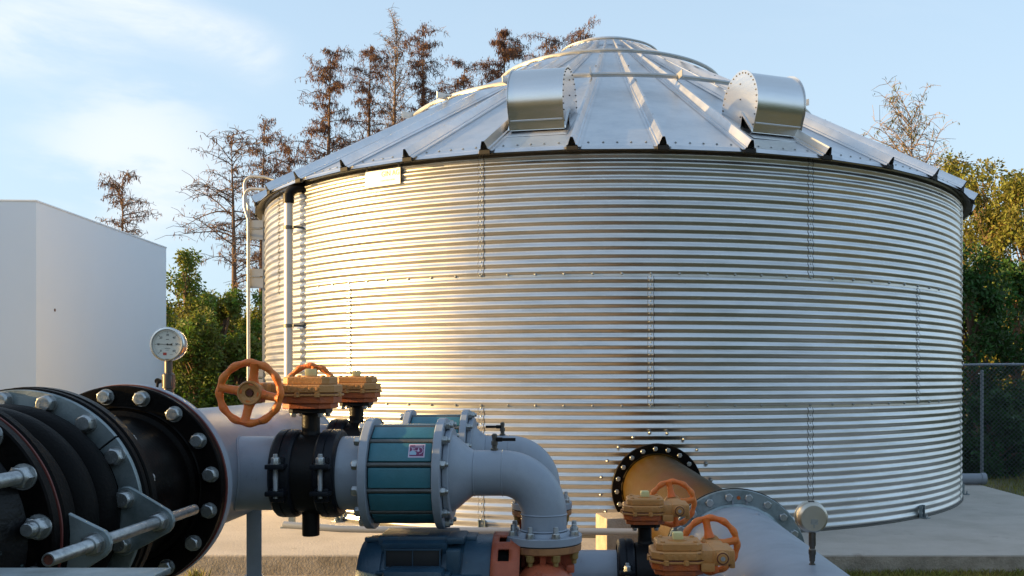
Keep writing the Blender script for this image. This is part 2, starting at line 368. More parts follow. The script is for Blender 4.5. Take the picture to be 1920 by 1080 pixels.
# ============================================================ THE TANK
TX, TY, TR = .433, 12.15, 4.20
tank = empty('storage_tank', 'large round corrugated galvanized water tank with a ribbed conical metal roof', 'tank', (TX, TY, 0))
def wallpt(a, z=0, r=TR): return Vector((r*math.sin(a), -r*math.cos(a), z))
ZJ = [.0, 1.098, 2.214, 3.335]; NC = 16; AMP = .0066; SEG = 288; S0 = .0482; S20 = R(20)
def wr(k, z):
    z0, z1 = ZJ[k], ZJ[k+1]; p = (z1-z0)/NC; t = (z-z0)/p
    r = TR+.0018*k - AMP*math.cos(TAU*t)
    if z-z0 < p*.30 and k: r = TR+.0018*k - AMP + .0035       # flat lapped lower edge
    return r
for k in range(3):
    z0, z1 = ZJ[k], ZJ[k+1]; n = NC*10; zs = [z0+(z1-z0)*i/n for i in range(n+1)]
    if k: zs[0] = z0-.012
    wa = [(wr(k, max(z, z0)), z) for z in zs]
    if k: wa = [(wa[0][0]-.0045, wa[0][1])]+wa
    bb = MB(); bb.lathe(wa, None, SEG)
    ring = bb.build('wall_ring', 'wall', tank, ang=50)
    # vertical lap seams: raised strip, dark lines for sealant and painted gap shadow, bolts
    angs = [S0+(i*2+(1 if k != 1 else 0))*S20 for i in range(-4, 5)]
    for a in angs:
        if abs(a) > R(100): continue
        st = MB(); se = MB(); sb = MB()
        hw = .024/TR
        for (m_, a_, w_, off) in ((st, a, hw, .0028), (se, a-hw-.0002, .0003, .0030), (se, a+hw+.0003, .0006, .0034)):
            vs = []; fs = []
            for i, z in enumerate(zs):
                if i == 0: z = z0+.004
                if i == n: z = z1-.004
                r = wr(k, z)+off
                # the edge wanders with the corrugation
                j = .0009*math.sin(TAU*(z-z0)/((z1-z0)/NC)) if m_ is se else 0
                for s_ in (-1, 1): vs.append(wallpt(a_+s_*w_+j, z, r))
                vs.append(wallpt(a_+w_+j, z, r-.004)); vs.append(wallpt(a_-w_+j, z, r-.004))
                if i:
                    o = (i-1)*4; fs += [(o, o+1, o+5, o+4), (o+1, o+2, o+6, o+5), (o+3, o, o+4, o+7)]
            m_.add(vs, fs)
        for i in range(NC):
            for s_, dz in ((-1, .25), (1, .25), (0, .75)):
                z = z0+(i+dz+.1)*(z1-z0)/NC; p = wallpt(a+s_*hw*.55, z, wr(k, z)+.002)
                sb.lathe([(.0072, 0), (.0072, .003), (.0045, .006), (0, .0065)], AX(p, (math.sin(a), -math.cos(a), 0)), 8)
        st.build('seam_strip', 'wall', ring, ang=50); se.build('seam_seal_shadow', 'seal', ring, ang=50); tag(sb.build('seam_bolts', 'bolt', ring), kind='stuff')
    if k:
        bm_ = bolt_mesh(.017, .007, washer=True)
        for i in range(-14, 15):
            a = S0+i*R(20/6)
            p = wallpt(a, ZJ[k]+.012, wr(k, ZJ[k]+.012))
            inst('bolt', bm_, ring, AX(p, (math.sin(a), -math.cos(a), 0)))
    if k == 0:
        tr = MB(); tr.lathe([(TR-.01, .0), (TR+.016, .0), (TR+.016, .008), (TR+.004, .012), (TR-.01, .012)], None, 192, loop=True); tr.build('base_trim', 'seal', ring)
# roof ------------------------------------------------------
ZE = 3.27; RE = 4.308; RT = .50; SL = .577
def rz(r): return ZE+SL*(RE-r)
A0 = -.1067; D10 = R(10)
roofm = MB()
for i in range(36):
    a, c = A0+i*D10, A0+(i+1)*D10; vs = []
    rows = [RE+.004, RE-.03, RE-.035, 3.2, 2.38, 1.33, RT]
    for j, r in enumerate(rows):
        z = rz(r) if j > 1 else (ZE-.022 if j == 0 else rz(r)-.006)
        rr = r/math.cos(0)
        for q in range(5):
            aa = a+(c-a)*q/4
            cr = math.cos(D10/2)/math.cos(aa-(a+c)/2)
            vs.append((rr*cr*math.sin(aa)/math.cos(D10/2), -rr*cr*math.cos(aa)/math.cos(D10/2), z))
    fs = [(j*5+q, j*5+q+1, (j+1)*5+q+1, (j+1)*5+q) for j in range(len(rows)-1) for q in range(4)]
    roofm.add(vs, fs)
roof = roofm.build('roof', 'sheet', tank, ang=14)
# soffit: closed underside
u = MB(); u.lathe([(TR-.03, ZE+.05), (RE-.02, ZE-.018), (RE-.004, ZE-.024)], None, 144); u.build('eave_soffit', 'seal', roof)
ribp = [(-.075, .001), (-.050, .003), (-.046, .018), (-.034, .022), (-.030, .040), (-.012, .086), (.010, .086), (.026, .040), (.030, .022), (.044, .018), (.048, .003), (.075, .001)]
for i in range(36):
    a = A0+i*D10; rm = MB(); vs = []
    if math.cos(a) < -.55: continue
    er = Vector((math.sin(a), -math.cos(a), 0)); et = Vector((math.cos(a), math.sin(a), 0)); sl = (er-Vector((0, 0, SL))).normalized(); nn = et.cross(sl)*-1
    if nn.z < 0: nn = -nn
    rs = [RE+.012, 3.6, 2.9, 2.2, 1.6, 1.1, .8, RT-.02]
    P = len(ribp)
    for r in rs:
        sc = min(1, .30+.70*(r-RT)/1.7); base = er*(r/math.cos(D10/2)*.9985)+Vector((0, 0, rz(r)+.001))
        for x, y in ribp: vs.append(base+et*(x*sc)+nn*(y*(.45+.55*sc)))
    fs = [(j*P+q, j*P+q+1, (j+1)*P+q+1, (j+1)*P+q) for j in range(len(rs)-1) for q in range(P-1)]
    rm.add(vs, fs); rib = rm.build('rib', 'sheet', roof, ang=20)
    if math.cos(a) > .05:
        e = MB(); p0 = er*(RE/math.cos(D10/2))+Vector((0, 0, ZE))
        e.box((0, 0, 0), (.098, .03, .034), Matrix.Translation(p0-er*.004-Vector((0, 0, .013))) @ Matrix.Rotation(a, 4, 'Z'), .003)
        # near-black sheet paints the shade inside the open rib end
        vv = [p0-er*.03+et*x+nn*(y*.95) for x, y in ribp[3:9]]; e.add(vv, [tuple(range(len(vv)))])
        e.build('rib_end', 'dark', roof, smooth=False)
scr = MB()
for i in range(-10, 11):
    a = A0+i*D10
    if abs(a) > R(98): continue
    er0 = None
    for t in (.17, .34, .5, .66, .83):
        aa = a+D10*t; rr_ = RE-.10; cr = 1/math.cos(aa-(a+D10/2))
        scr.lathe([(.010, 0), (.010, .003), (.006, .008), (0, .008)], Matrix.Translation((rr_*cr*math.sin(aa), -rr_*cr*math.cos(aa), rz(rr_)+.001)), 8)
    for r in (3.75, 3.2, 2.65, 2.0):
        er = Vector((math.sin(a), -math.cos(a), 0)); scr.lathe([(.009, 0), (.009, .004), (0, .008)], Matrix.Translation(er*r+Vector((0, 0, rz(r)+.10))), 8)
tag(scr.build('roof_screws', 'bolt', roof), kind='stuff')
# crown collar and ring tubes
c = MB(); c.lathe([(RT+.07, rz(RT+.07)+.004), (RT+.05, rz(RT)+.012), (RT-.01, rz(RT)+.05), (RT-.02, rz(RT)+.10), (RT-.05, rz(RT)+.105), (.30, rz(RT)+.13), (0, rz(RT)+.15)], None, 72); c.build('crown_collar', 'sheet', roof)
for rr_, zz in ((2.55, .115), (1.40, .095), (.62, .062)):
    pts = [wallpt(i*TAU/108, rz(rr_)+zz+.03, rr_) for i in range(108)]
    t = MB(); t.tube(pts, .023 if rr_ > 1 else .014, 10, closed=True); t.build('ring_tube', 'rail', roof)
    if rr_ > 1.5:
        cm = MB()
        cm.prism([(-.035, -.145), (.035, -.145), (.035, .03), (.015, .05), (-.015, .05), (-.035, .03)], -.004, .004, AX((0, 0, 0), (1, 0, 0), (0, 1, 0)) @ Matrix.Rotation(0, 4, 'Z'))
        me = None
        for i in range(-13, 14):
            a = A0+(i+.0)*D10
            if i % 2: continue
            if me is None:
                o = cm.build('ring_clip', 'rail', roof, smooth=False); me = o.data
            else: o = link('ring_clip', me, roof)
            o.location = wallpt(a, rz(rr_)+zz+.03, rr_); o.rotation_euler = (0, 0, a)
# roof vents ------------------------------------------------
def vent(a, label):
    v = empty('roof_vent', None, None, (0, 0, 0)); v.parent = tank; v['label'] = label; del_cat(v)
    m = Matrix.Rotation(a, 4, 'Z') @ Matrix(((0, 0, 1, 0), (-1, 0, 0, 0), (0, 1, 0, 0), (0, 0, 0, 1)))   # local x = outward, y = up, z = sideways
    uc, zc, rd, hw = 3.68, 3.82, .305, .245
    aL = R(-30); arc = [(uc+rd*math.cos(t), zc+rd*math.sin(t)) for t in [aL+(PI-aL)*i/42 for i in range(43)]]
    ux = uc+rd*math.cos(aL)-.045; lip = (ux, 3.535)
    back = (uc-rd-.03, rz(uc-rd-.03)-.01)
    # hood sheet: lip, front, over the top, down the back
    path = [lip]+arc+[back]
    h = MB(); vs = []; fs = []
    for i, (x, y) in enumerate(path):
        for s_ in (-hw, hw): vs.append((x, y, s_))
    fs = [(2*i, 2*i+1, 2*i+3, 2*i+2) for i in range(len(path)-1)]
    h.add(vs, fs, m); h.build('hood_sheet', 'vent', v, ang=40)
    # drip bead along the lip
    bd = MB(); bd.tube([m @ Vector((ux+.036, 3.612, -hw+.01)), m @ Vector((ux+.036, 3.612, hw-.01))], .006, 8); bd.box((ux-.02, 3.535, 0), (.045, .004, hw*2), m); bd.build('drip_bead', 'vent', v)
    side = [lip]+[(x, y) for x, y in arc[::1]]
    side = [(uc+(rd+.016)*math.cos(t), zc+(rd+.016)*math.sin(t)) for t in [aL+(PI-aL)*i/42 for i in range(43)]]
    back2 = [(uc-rd-.03, rz(uc-rd-.03)), (uc+.02, rz(uc+.02)-.005), (uc+.05, rz(uc)+.10)]
    poly = [(ux+.014, 3.535)]+side+back2
    poly = poly[::1]
    for s_ in (-1, 1):
        p = MB(); p.prism(poly, s_*(hw+.003)-.002, s_*(hw+.003)+.002, m); p.build('side_panel', 'vent', v, ang=20)
        fl = MB(); z0_ = s_*(hw+.005); fl.prism([(ux+.012, 3.537), (ux+.012, 3.560), (uc+.056, rz(uc)+.125), (uc+.056, rz(uc)+.102)], min(z0_, z0_+s_*.012), max(z0_, z0_+s_*.012), m)
        fl.build('side_flange', 'vent', v, smooth=False)
        rv = MB()
        pts = [(uc+(rd-.008)*math.cos(t), zc+(rd-.008)*math.sin(t)) for t in [aL+(PI-aL)*(i+.3)/20 for i in range(21)]]+[(ux+.02, 3.60), (uc+.02, 3.72), (uc+.02, 3.88), (uc+.02, 4.02), (uc-.3, 3.86)]
        for x, y in pts: rv.lathe([(.0075, 0), (.0075, .003), (.004, .007), (0, .007)], m @ Matrix.Translation((x, y, s_*(hw+.005))) @ (I4 if s_ > 0 else Matrix.Rotation(PI, 4, 'X')), 8)
        tag(rv.build('rivets', 'seal', v), kind='stuff')
    # throat box that leads into the roof
    th = MB(); th.prism([(uc-.25, rz(uc-.25)-.02), (uc+.04, rz(uc+.04)-.02), (uc+.04, rz(uc)+.13), (uc-.25, rz(uc)+.20)], -hw+.02, hw-.02, m); th.build('throat', 'vent', v, smooth=False)
    ap = MB(); ap.prism([(uc-.3, rz(uc-.3)+.003), (uc+.30, rz(uc+.30)+.003), (uc+.30, rz(uc+.30)+.007), (uc-.3, rz(uc-.3)+.007)], -hw-.035, hw+.035, m); ap.build('base_flashing', 'sheet', v, smooth=False)
    return v
def del_cat(o):
    for k in ('category', 'group'):
        if k in o: del o[k]
vent(R(-11.4), 'left roof vent'); vent(R(20.6), 'right roof vent')
# standpipe --------------------------------------------------
a = R(-49.2); P = wallpt(a, 0, TR+.115); Q = wallpt(a+R(1.2), 0, TR-.02)
sp = MB(); sp.tube([P+Vector((0, 0, .02)), P+Vector((0, 0, 3.13))], .043, 24); spo = sp.build('standpipe', 'pipegalv', tank)
e = MB(); pts = []
for i in range(9):
    t = i/8*PI/2; pts.append(P+Vector((0, 0, 3.13))+(Q-P)*(1-math.cos(t))*.75+Vector((0, 0, .10*math.sin(t))))
pts.append(pts[-1]+(Q-P)*.5); e.tube(pts, .050, 20); e.cyl(P+Vector((0, 0, 3.07)), P+Vector((0, 0, 3.16)), .055, seg=24); e.build('pipe_elbow', 'dkmetal', spo)
for z in (2.83, 1.86, .9):
    k_ = MB(); k_.cyl(P+Vector((0, 0, z-.018)), P+Vector((0, 0, z+.018)), .050, seg=20, ch=.003)
    er = wallpt(a, 0, 1); et = Vector((math.cos(a), math.sin(a), 0))
    k_.box((0, 0, 0), (.20, .012, .022), Matrix.Translation(P-er*.035+Vector((0, 0, z))) @ Matrix.Rotation(a, 4, 'Z')); k_.box((0, 0, 0), (.02, .12, .022), Matrix.Translation(P-er*.07+et*.08+Vector((0, 0, z))) @ Matrix.Rotation(a, 4, 'Z'))
    k_.build('pipe_clamp', 'rod', spo)
# ladder -----------------------------------------------------
lad = bpy.data.objects.new('ladder', None); COL.objects.link(lad); lad.parent = tank
def lw(px, d, z): return Vector(((px-CX)/F*d-TX, d-TY, z))      # tank-local point seen at picture column px
for d, top in ((10.86, 3.52), (11.24, 3.74)):
    ex = Vector((1, -.12, 0)).normalized(); o_ = lw(466, d, 0)
    t = MB(); pts = [o_, o_+Vector((0, 0, top-.36)), o_-ex*.045+Vector((0, 0, top-.22)), o_-ex*.05+Vector((0, 0, top-.10))]
    for k_ in range(1, 7):
        q = k_/6*PI/2; pts.append(o_-ex*(.05-.09*math.sin(q)*.9)+Vector((0, 0, top-.10+.10*(1-math.cos(q))+.0)) if 0 else o_+ex*(-.05+.10*(1-math.cos(q)))+Vector((0, 0, top-.10+.10*math.sin(q))))
    pts += [o_+ex*.20+Vector((0, 0, top-.01)), o_+ex*.34+Vector((0, 0, top-.05)), o_+ex*.36+Vector((0, 0, top-.2))]
    t.tube(pts, .019, 12); t.build('stile', 'lad', lad)
t = MB(); t.box(lw(495, 10.93, 1.62), (.030, .03, 3.24)); t.build('wall_rail', 'lad', lad, smooth=False)
for k_ in range(11):
    z = .3+k_*.3; t = MB(); t.tube([lw(466, 10.86, z), lw(466, 11.24, z)], .014, 10); t.build('rung', 'lad', lad)
for z in (3.06, 2.50, 1.34, .35):
    for dz, h_ in ((.062, .085), (-.062, .115)):
        t = MB(); t.box(lw(480.5, 10.90, z+dz), (.165, .010, h_)); t.build('standoff_plate', 'lad', lad, smooth=False)
    t = MB(); t.box(lw(480.5, 11.02, z+.012), (.165, .24, .010)); t.build('standoff_shelf', 'lad', lad, smooth=False)
# sign plate -------------------------------------------------
a = R(-31); m = Matrix.Translation(wallpt(a, 3.155, TR+.022)) @ Matrix.Rotation(a, 4, 'Z') @ Matrix.Rotation(PI/2, 4, 'X')
s_ = MB(); s_.box((0, 0, 0), (.42, .150, .003), m, .0008)
sg = s_.build('sign_plate', 'sign', tank, smooth=False)
text_mesh('GIN AG', .066, 'signink', sg, 'lettering', m @ Matrix.Translation((.095, .028, .0030)), .95)
text_mesh('CONSTRUCTION', .022, 'fade', sg, 'faded_lettering', m @ Matrix.Translation((.06, -.030, .0030)))
s_ = MB(); s_.box((0, 0, 0), (.02, .05, .003), m @ Matrix.Translation((-.19, .10, 0))); s_.box((0, 0, 0), (.02, .05, .003), m @ Matrix.Translation((.19, .10, 0))); s_.build('sign_tab', 'lad', sg, smooth=False)
# inlet flange on the wall ----------------------------------
FX, FYT, FZT = .681, 7.84, .421
loc = lambda x, y, z: (x-TX, y-TY, z)
f = MB(); f.ring(loc(FX, FYT, FZT), (0, 1, 0), .287, .378, .035, 72); inl = f.build('inlet_flange', 'black', tank)
f = MB(); f.ring(loc(FX, FYT+.036, FZT), (0, 1, 0), .25, .374, .012, 72); f.ring(loc(FX, FYT+.05, FZT), (0, 1, 0), .25, .33, .16, 72); f.build('inlet_backing', 'brown', inl)
f = MB(); f.ring(loc(FX, FYT-.004, FZT), (0, 1, 0), .291, .300, .004, 64, .001); f.ring(loc(FX, FYT+.0355, FZT), (0, 1, 0), .370, .381, .006, 72, .001); f.build('gasket_edge', 'brown', inl)
bolt_circle(inl, bolt_mesh(.036, .016, washer=False), loc(FX, FYT, FZT), (0, -1, 0), .337, 20, R(3))
for i in range(20):
    t = i*TAU/20+.12; r_ = .47; x = FX+r_*math.cos(t); z = FZT+r_*math.sin(t)
    if z < .03: continue
    ang = math.asin((x-TX)/TR); p = wallpt(ang, z, TR+.004); inst('stud', bolt_mesh(.022, .012, .010, .006), inl, AX(p, (math.sin(ang), -math.cos(ang), 0)))
# base anchors ----------------------------------------------
for px in (905, 1725, 1801, 640):
    aa = min([R(i*.25) for i in range(-300, 301)], key=lambda t: abs(CX+F*(TX+TR*math.sin(t))/(TY-TR*math.cos(t))-px))
    m = Matrix.Translation(wallpt(aa, 0, TR+.02)) @ Matrix.Rotation(aa, 4, 'Z')
    k_ = MB(); k_.box((0, -.030, .006), (.07, .09, .008), m, .002)
    k_.box((-.028, -.006, .065), (.005, .030, .12), m); k_.box((.028, -.006, .065), (.005, .030, .12), m); k_.box((0, .008, .065), (.05, .005, .12), m)
    an = k_.build('base_anchor', 'galv', tank, smooth=False)
    for z in (.05, .10): inst('bolt', bolt_mesh(.020, .010), an, m @ AX((0, .004, z), (0, -1, 0)))
    inst('bolt', bolt_mesh(.020, .010, .02, .007), an, m @ Matrix.Translation((.0, -.05, .011)))

# ============================================================ HEADER PIPE (discharge)
XH, ZH, DF = -1.43, 1.004, 3.00
B46 = bolt_mesh(.039, .022); N46 = bolt_mesh(.043, .024, .020, .0145); N46L = bolt_mesh(.044, .025, .075, .0145)
RP = .2286
hd = empty('discharge_header', 'large grey header pipe behind the big black bolted flange, left of the valves', 'pipe', (XH, DF, 0))
hp = MB(); hp.lathe([(RP, .04), (RP, 1.72), (RP*.95, 1.80), (RP*.72, 1.86), (RP*.4, 1.89), (0, 1.90)], AX((0, 0, ZH), (0, 1, 0)), 96)
hp.build('pipe_shell', 'grey', hd)
for y in (.075, 1.72): wd = MB(); wd.lathe([(RP-.002, -.006), (RP+.003, 0), (RP-.002, .006)], AX((0, y, ZH), (0, 1, 0)), 96); wd.build('weld_bead', 'grey', hd)
fl = MB(); fl.ring((0, .008, ZH), (0, 1, 0), .20, .3265, .034, 96, .003); flg = fl.build('flange', 'grey', hd)
fl = MB(); fl.ring((0, -.001, ZH), (0, 1, 0), .22, .3250, .008, 96, .001); fl.build('gasket', 'red', hd)
BZ = .997
for y in (.50, 1.40):
    s_ = MB(); s_.cyl((.16, y, BZ), (.385, y, BZ), .1365, seg=72); br = s_.build('branch_stub', 'grey', hd)
    w_ = MB(); pts = []
    for i in range(72):
        t = i*TAU/72; yy = .1375*math.cos(t); zz = .1375*math.sin(t)+BZ-ZH; pts.append((math.sqrt(max(RP**2-zz**2, .01))+.002, y+yy, ZH+zz))
    w_.tube(pts, .0035, 6, closed=True); w_.build('weld_bead', 'grey', br)
# support post of the header
post = empty('pipe_support_post', 'square grey telescoping steel post standing under the big grey header pipe, bolt in its side', 'post', (-1.31, 3.85, -.156))
p_ = MB(); p_.box((0, 0, .35), (.074, .074, .70), Matrix.Rotation(R(20), 4, 'Z'), .004); p_.build('outer_sleeve', 'grey', post)
p_ = MB(); p_.box((0, 0, .83), (.058, .058, .34), Matrix.Rotation(R(20), 4, 'Z'), .003); p_.build('inner_tube', 'grey', post)
p_ = MB(); p_.box((0, 0, .006), (.2, .2, .012), None, .002); p_.build('foot_plate', 'grey', post)
inst('bolt', bolt_mesh(.030, .016, .012, .009), post, Matrix.Rotation(R(20), 4, 'Z') @ AX((.037, .0, .62), (1, 0, 0)))
post2 = empty('pipe_support_post', 'grey square post under the front flange of the large header, mostly below the black flange', 'post', (-1.36, 3.12, -.156))
p_ = MB(); p_.box((0, 0, .42), (.07, .07, .82), None, .004); p_.build('outer_sleeve', 'grey', post2)
p_ = MB(); p_.box((0, 0, .006), (.2, .2, .012), None, .002); p_.build('foot_plate', 'grey', post2)

# black spool between the joint and the header
Y2 = 2.44
spl = empty('flanged_pipe_spool', 'glossy black flanged pipe spool bolted between rubber joint and grey header', 'pipe', (XH, DF, 0))
s_ = MB(); s_.lathe([(RP, -.52), (RP, -.03)], AX((0, 0, ZH), (0, 1, 0)), 96); s_.lathe([(RP, -.055), (.243, -.050), (.247, -.034)], AX((0, 0, ZH), (0, 1, 0)), 96); s_.build('pipe_shell', 'black', spl)
s_ = MB(); s_.ring((0, -.034, ZH), (0, 1, 0), .232, .3215, .032, 96, .004)
s_.lathe([(.2475, -.0345), (.252, -.037), (.256, -.0345)], AX((0, 0, ZH), (0, 1, 0)), 96)
ff = s_.build('flange', 'black', spl)
bolt_circle(ff, B46, (0, -.034, ZH), (0, -1, 0), .289, 16, R(8.4))
s_ = MB(); s_.ring((0, -.525, ZH), (0, 1, 0), .23, .3225, .035, 96, .004); f2 = s_.build('flange', 'black', spl)
bolt_circle(f2, N46, (0, -.49, ZH), (0, 1, 0), .289, 16, R(7.5), 'nut')

# rubber expansion joint with control rod
Y1 = 2.09; dy = Y1-Y2
ej = empty('rubber_expansion_joint', 'black ribbed rubber expansion joint with galvanized retaining ring, triangular lugs and threaded control rod', 'joint', (XH, Y2, 0))
s_ = MB(); L = .35; pr = []
pr.append((.262, .0))
n = 72
for i in range(n+1):
    t = i/n; z = -L*t; q_ = abs(math.sin(PI*3*min(max((t-.04)/.92, 0), 1)))
    r = .246+.034*q_**.45
    pr.append((r, z))
s_.lathe(pr, AX((0, 0, ZH), (0, 1, 0)), 96); s_.build('rubber_bellows', 'rubber', ej)
s_ = MB(); s_.ring((0, .002, ZH), (0, 1, 0), .24, .3205, .030, 96, .006); s_.build('rubber_flange', 'rubber', ej)
s_ = MB(); s_.ring((0, -L-.034, ZH), (0, 1, 0), .24, .3195, .036, 96, .007); s_.build('rubber_flange', 'rubber', ej)
A = AX((0, -.012, ZH), (0, 1, 0))
for k_, (a0, a1) in enumerate(((R(38.5), R(217.5)), (R(218.5), R(397.5)))):
    # AX x axis points to -X, angles run clockwise seen from the camera
    s_ = MB(); s_.lathe([(.263, 0), (.3135, 0), (.3155, .002), (.3155, .012), (.263, .012)], A @ Matrix.Rotation(PI-R(0), 4, 'Z') @ Matrix.Diagonal((1, -1, 1, 1)), 64, loop=True, a0=a0, a1=a1); rr_ = fixn(s_.build('retaining_ring', 'galv', ej))
bolt_circle(rr_, B46, (0, -.012, ZH), (0, -1, 0), .289, 16, R(7.5), skip=(0, 15))
def hull(circs, n=14):
    pts = []
    for x, y, r in circs:
        for i in range(n): pts.append((x+r*math.cos(TAU*i/n), y+r*math.sin(TAU*i/n)))
    pts = sorted(set(pts)); 
    def half(p):
        o = []
        for q in p:
            while len(o) > 1 and (o[-1][0]-o[-2][0])*(q[1]-o[-2][1])-(o[-1][1]-o[-2][1])*(q[0]-o[-2][0]) <= 0: o.pop()
            o.append(q)
        return o[:-1]
    return half(pts)+half(pts[::-1])
RX, RZ_ = -1.057-XH, .985-ZH
for y, aa in ((-.026, 7.5), (-L-.001, 5.4)):
    poly = hull([(.289*math.cos(R(aa)), .289*math.sin(R(aa)), .032), (.289*math.cos(R(aa-22.5)), .289*math.sin(R(aa-22.5)), .032), (RX, RZ_, .036)])
    m = Matrix.Translation((0, y, ZH)) @ Matrix.Rotation(PI/2, 4, 'X')
    s_ = MB(); s_.prism(poly, -.0, .013, m, .002); lug = s_.build('lug_plate', 'galv', ej, ang=25)
    inst('rod_nut', bolt_mesh(.040, .022), lug, AX((RX, y-.013, ZH+RZ_), (0, -1, 0)) @ Matrix.Rotation(.3, 4, 'Z'))
    inst('rod_nut', bolt_mesh(.040, .022), lug, AX((RX, y, ZH+RZ_), (0, 1, 0)))
    if y > -.1:
        for q in (aa, aa-22.5): inst('bolt', B46, lug, AX((.289*math.cos(R(q)), y-.013, ZH+.289*math.sin(R(q))), (0, -1, 0)))
s_ = MB(); rodr = .0142
s_.lathe([(.0105, .02), (.0105, 0), (rodr-.001, 0), (rodr, .002), (rodr, .725), (rodr-.002, .729), (0, .729)], AX((RX, 1.893-Y2, ZH+RZ_), (0, 1, 0)), 28)
rd_ = s_.build('control_rod', 'bolt', ej)
s_ = MB(); s_.cyl((RX, 1.893-Y2+.004, ZH+RZ_), (RX, 1.893-Y2+.012, ZH+RZ_), .0108, seg=20); s_.build('rod_bore', 'rust', rd_)

# near pipe section in the foreground
np_ = empty('foreground_pipe', 'black pipe flange with peeling paint and red gasket edge at the left frame edge', 'pipe', (XH, Y1, 0))
s_ = MB(); s_.lathe([(RP, -1.2), (RP, -.125), (.245, -.10), (.262, -.075), (.262, -.072)], AX((0, 0, ZH), (0, 1, 0)), 96); s_.build('pipe_shell', 'peel', np_)
s_ = MB(); s_.ring((0, -.074, ZH), (0, 1, 0), .25, .3165, .030, 96, .004); f1 = s_.build('flange', 'black', np_)
s_ = MB(); pr = []
vs = []; fs = []; n = 160
for i in range(n):
    t = TAU*i/n; ro = .3180+.0012*noise.noise(Vector((math.cos(t)*5, math.sin(t)*5, 0)))
    for r_, y_ in ((.30, -.044), (ro, -.0435), (ro+.0004, -.0395), (.30, -.039)): vs.append((r_*math.cos(t), y_+.001*noise.noise(Vector((t*3, 1, 0))), ZH+r_*math.sin(t)))
for i in range(n):
    j = (i+1) % n
    for k_ in range(3): fs.append((i*4+k_, j*4+k_, j*4+k_+1, i*4+k_+1))
s_.add(vs, fs); s_.build('gasket', 'red', np_)
bolt_circle(f1, N46, (0, -.074, ZH), (0, -1, 0), .287, 16, R(5.6), 'nut', skip=(1,))
inst('nut', N46L, f1, AX((.287*math.cos(R(28.1)), -.074, ZH+.287*math.sin(R(28.1))), (0, -1, 0)))
# grey steel ledge in the very foreground
lg = empty('steel_ledge', 'flat grey steel ledge crossing the bottom left corner before the pipes', 'ledge', (-1.3, 1.62, -.156))
s_ = MB(); s_.box((-.05, 0, 1.166), (1.27, .10, .010), None, .002); s_.box((-.05, -.045, 1.13), (1.27, .008, .065), None, .001); s_.build('top_plate', 'galv', lg)
for x in (-.6, .52):
    s_ = MB(); s_.box((x, .02, .58), (.06, .05, 1.16), None, .003); s_.build('leg', 'galv', lg)

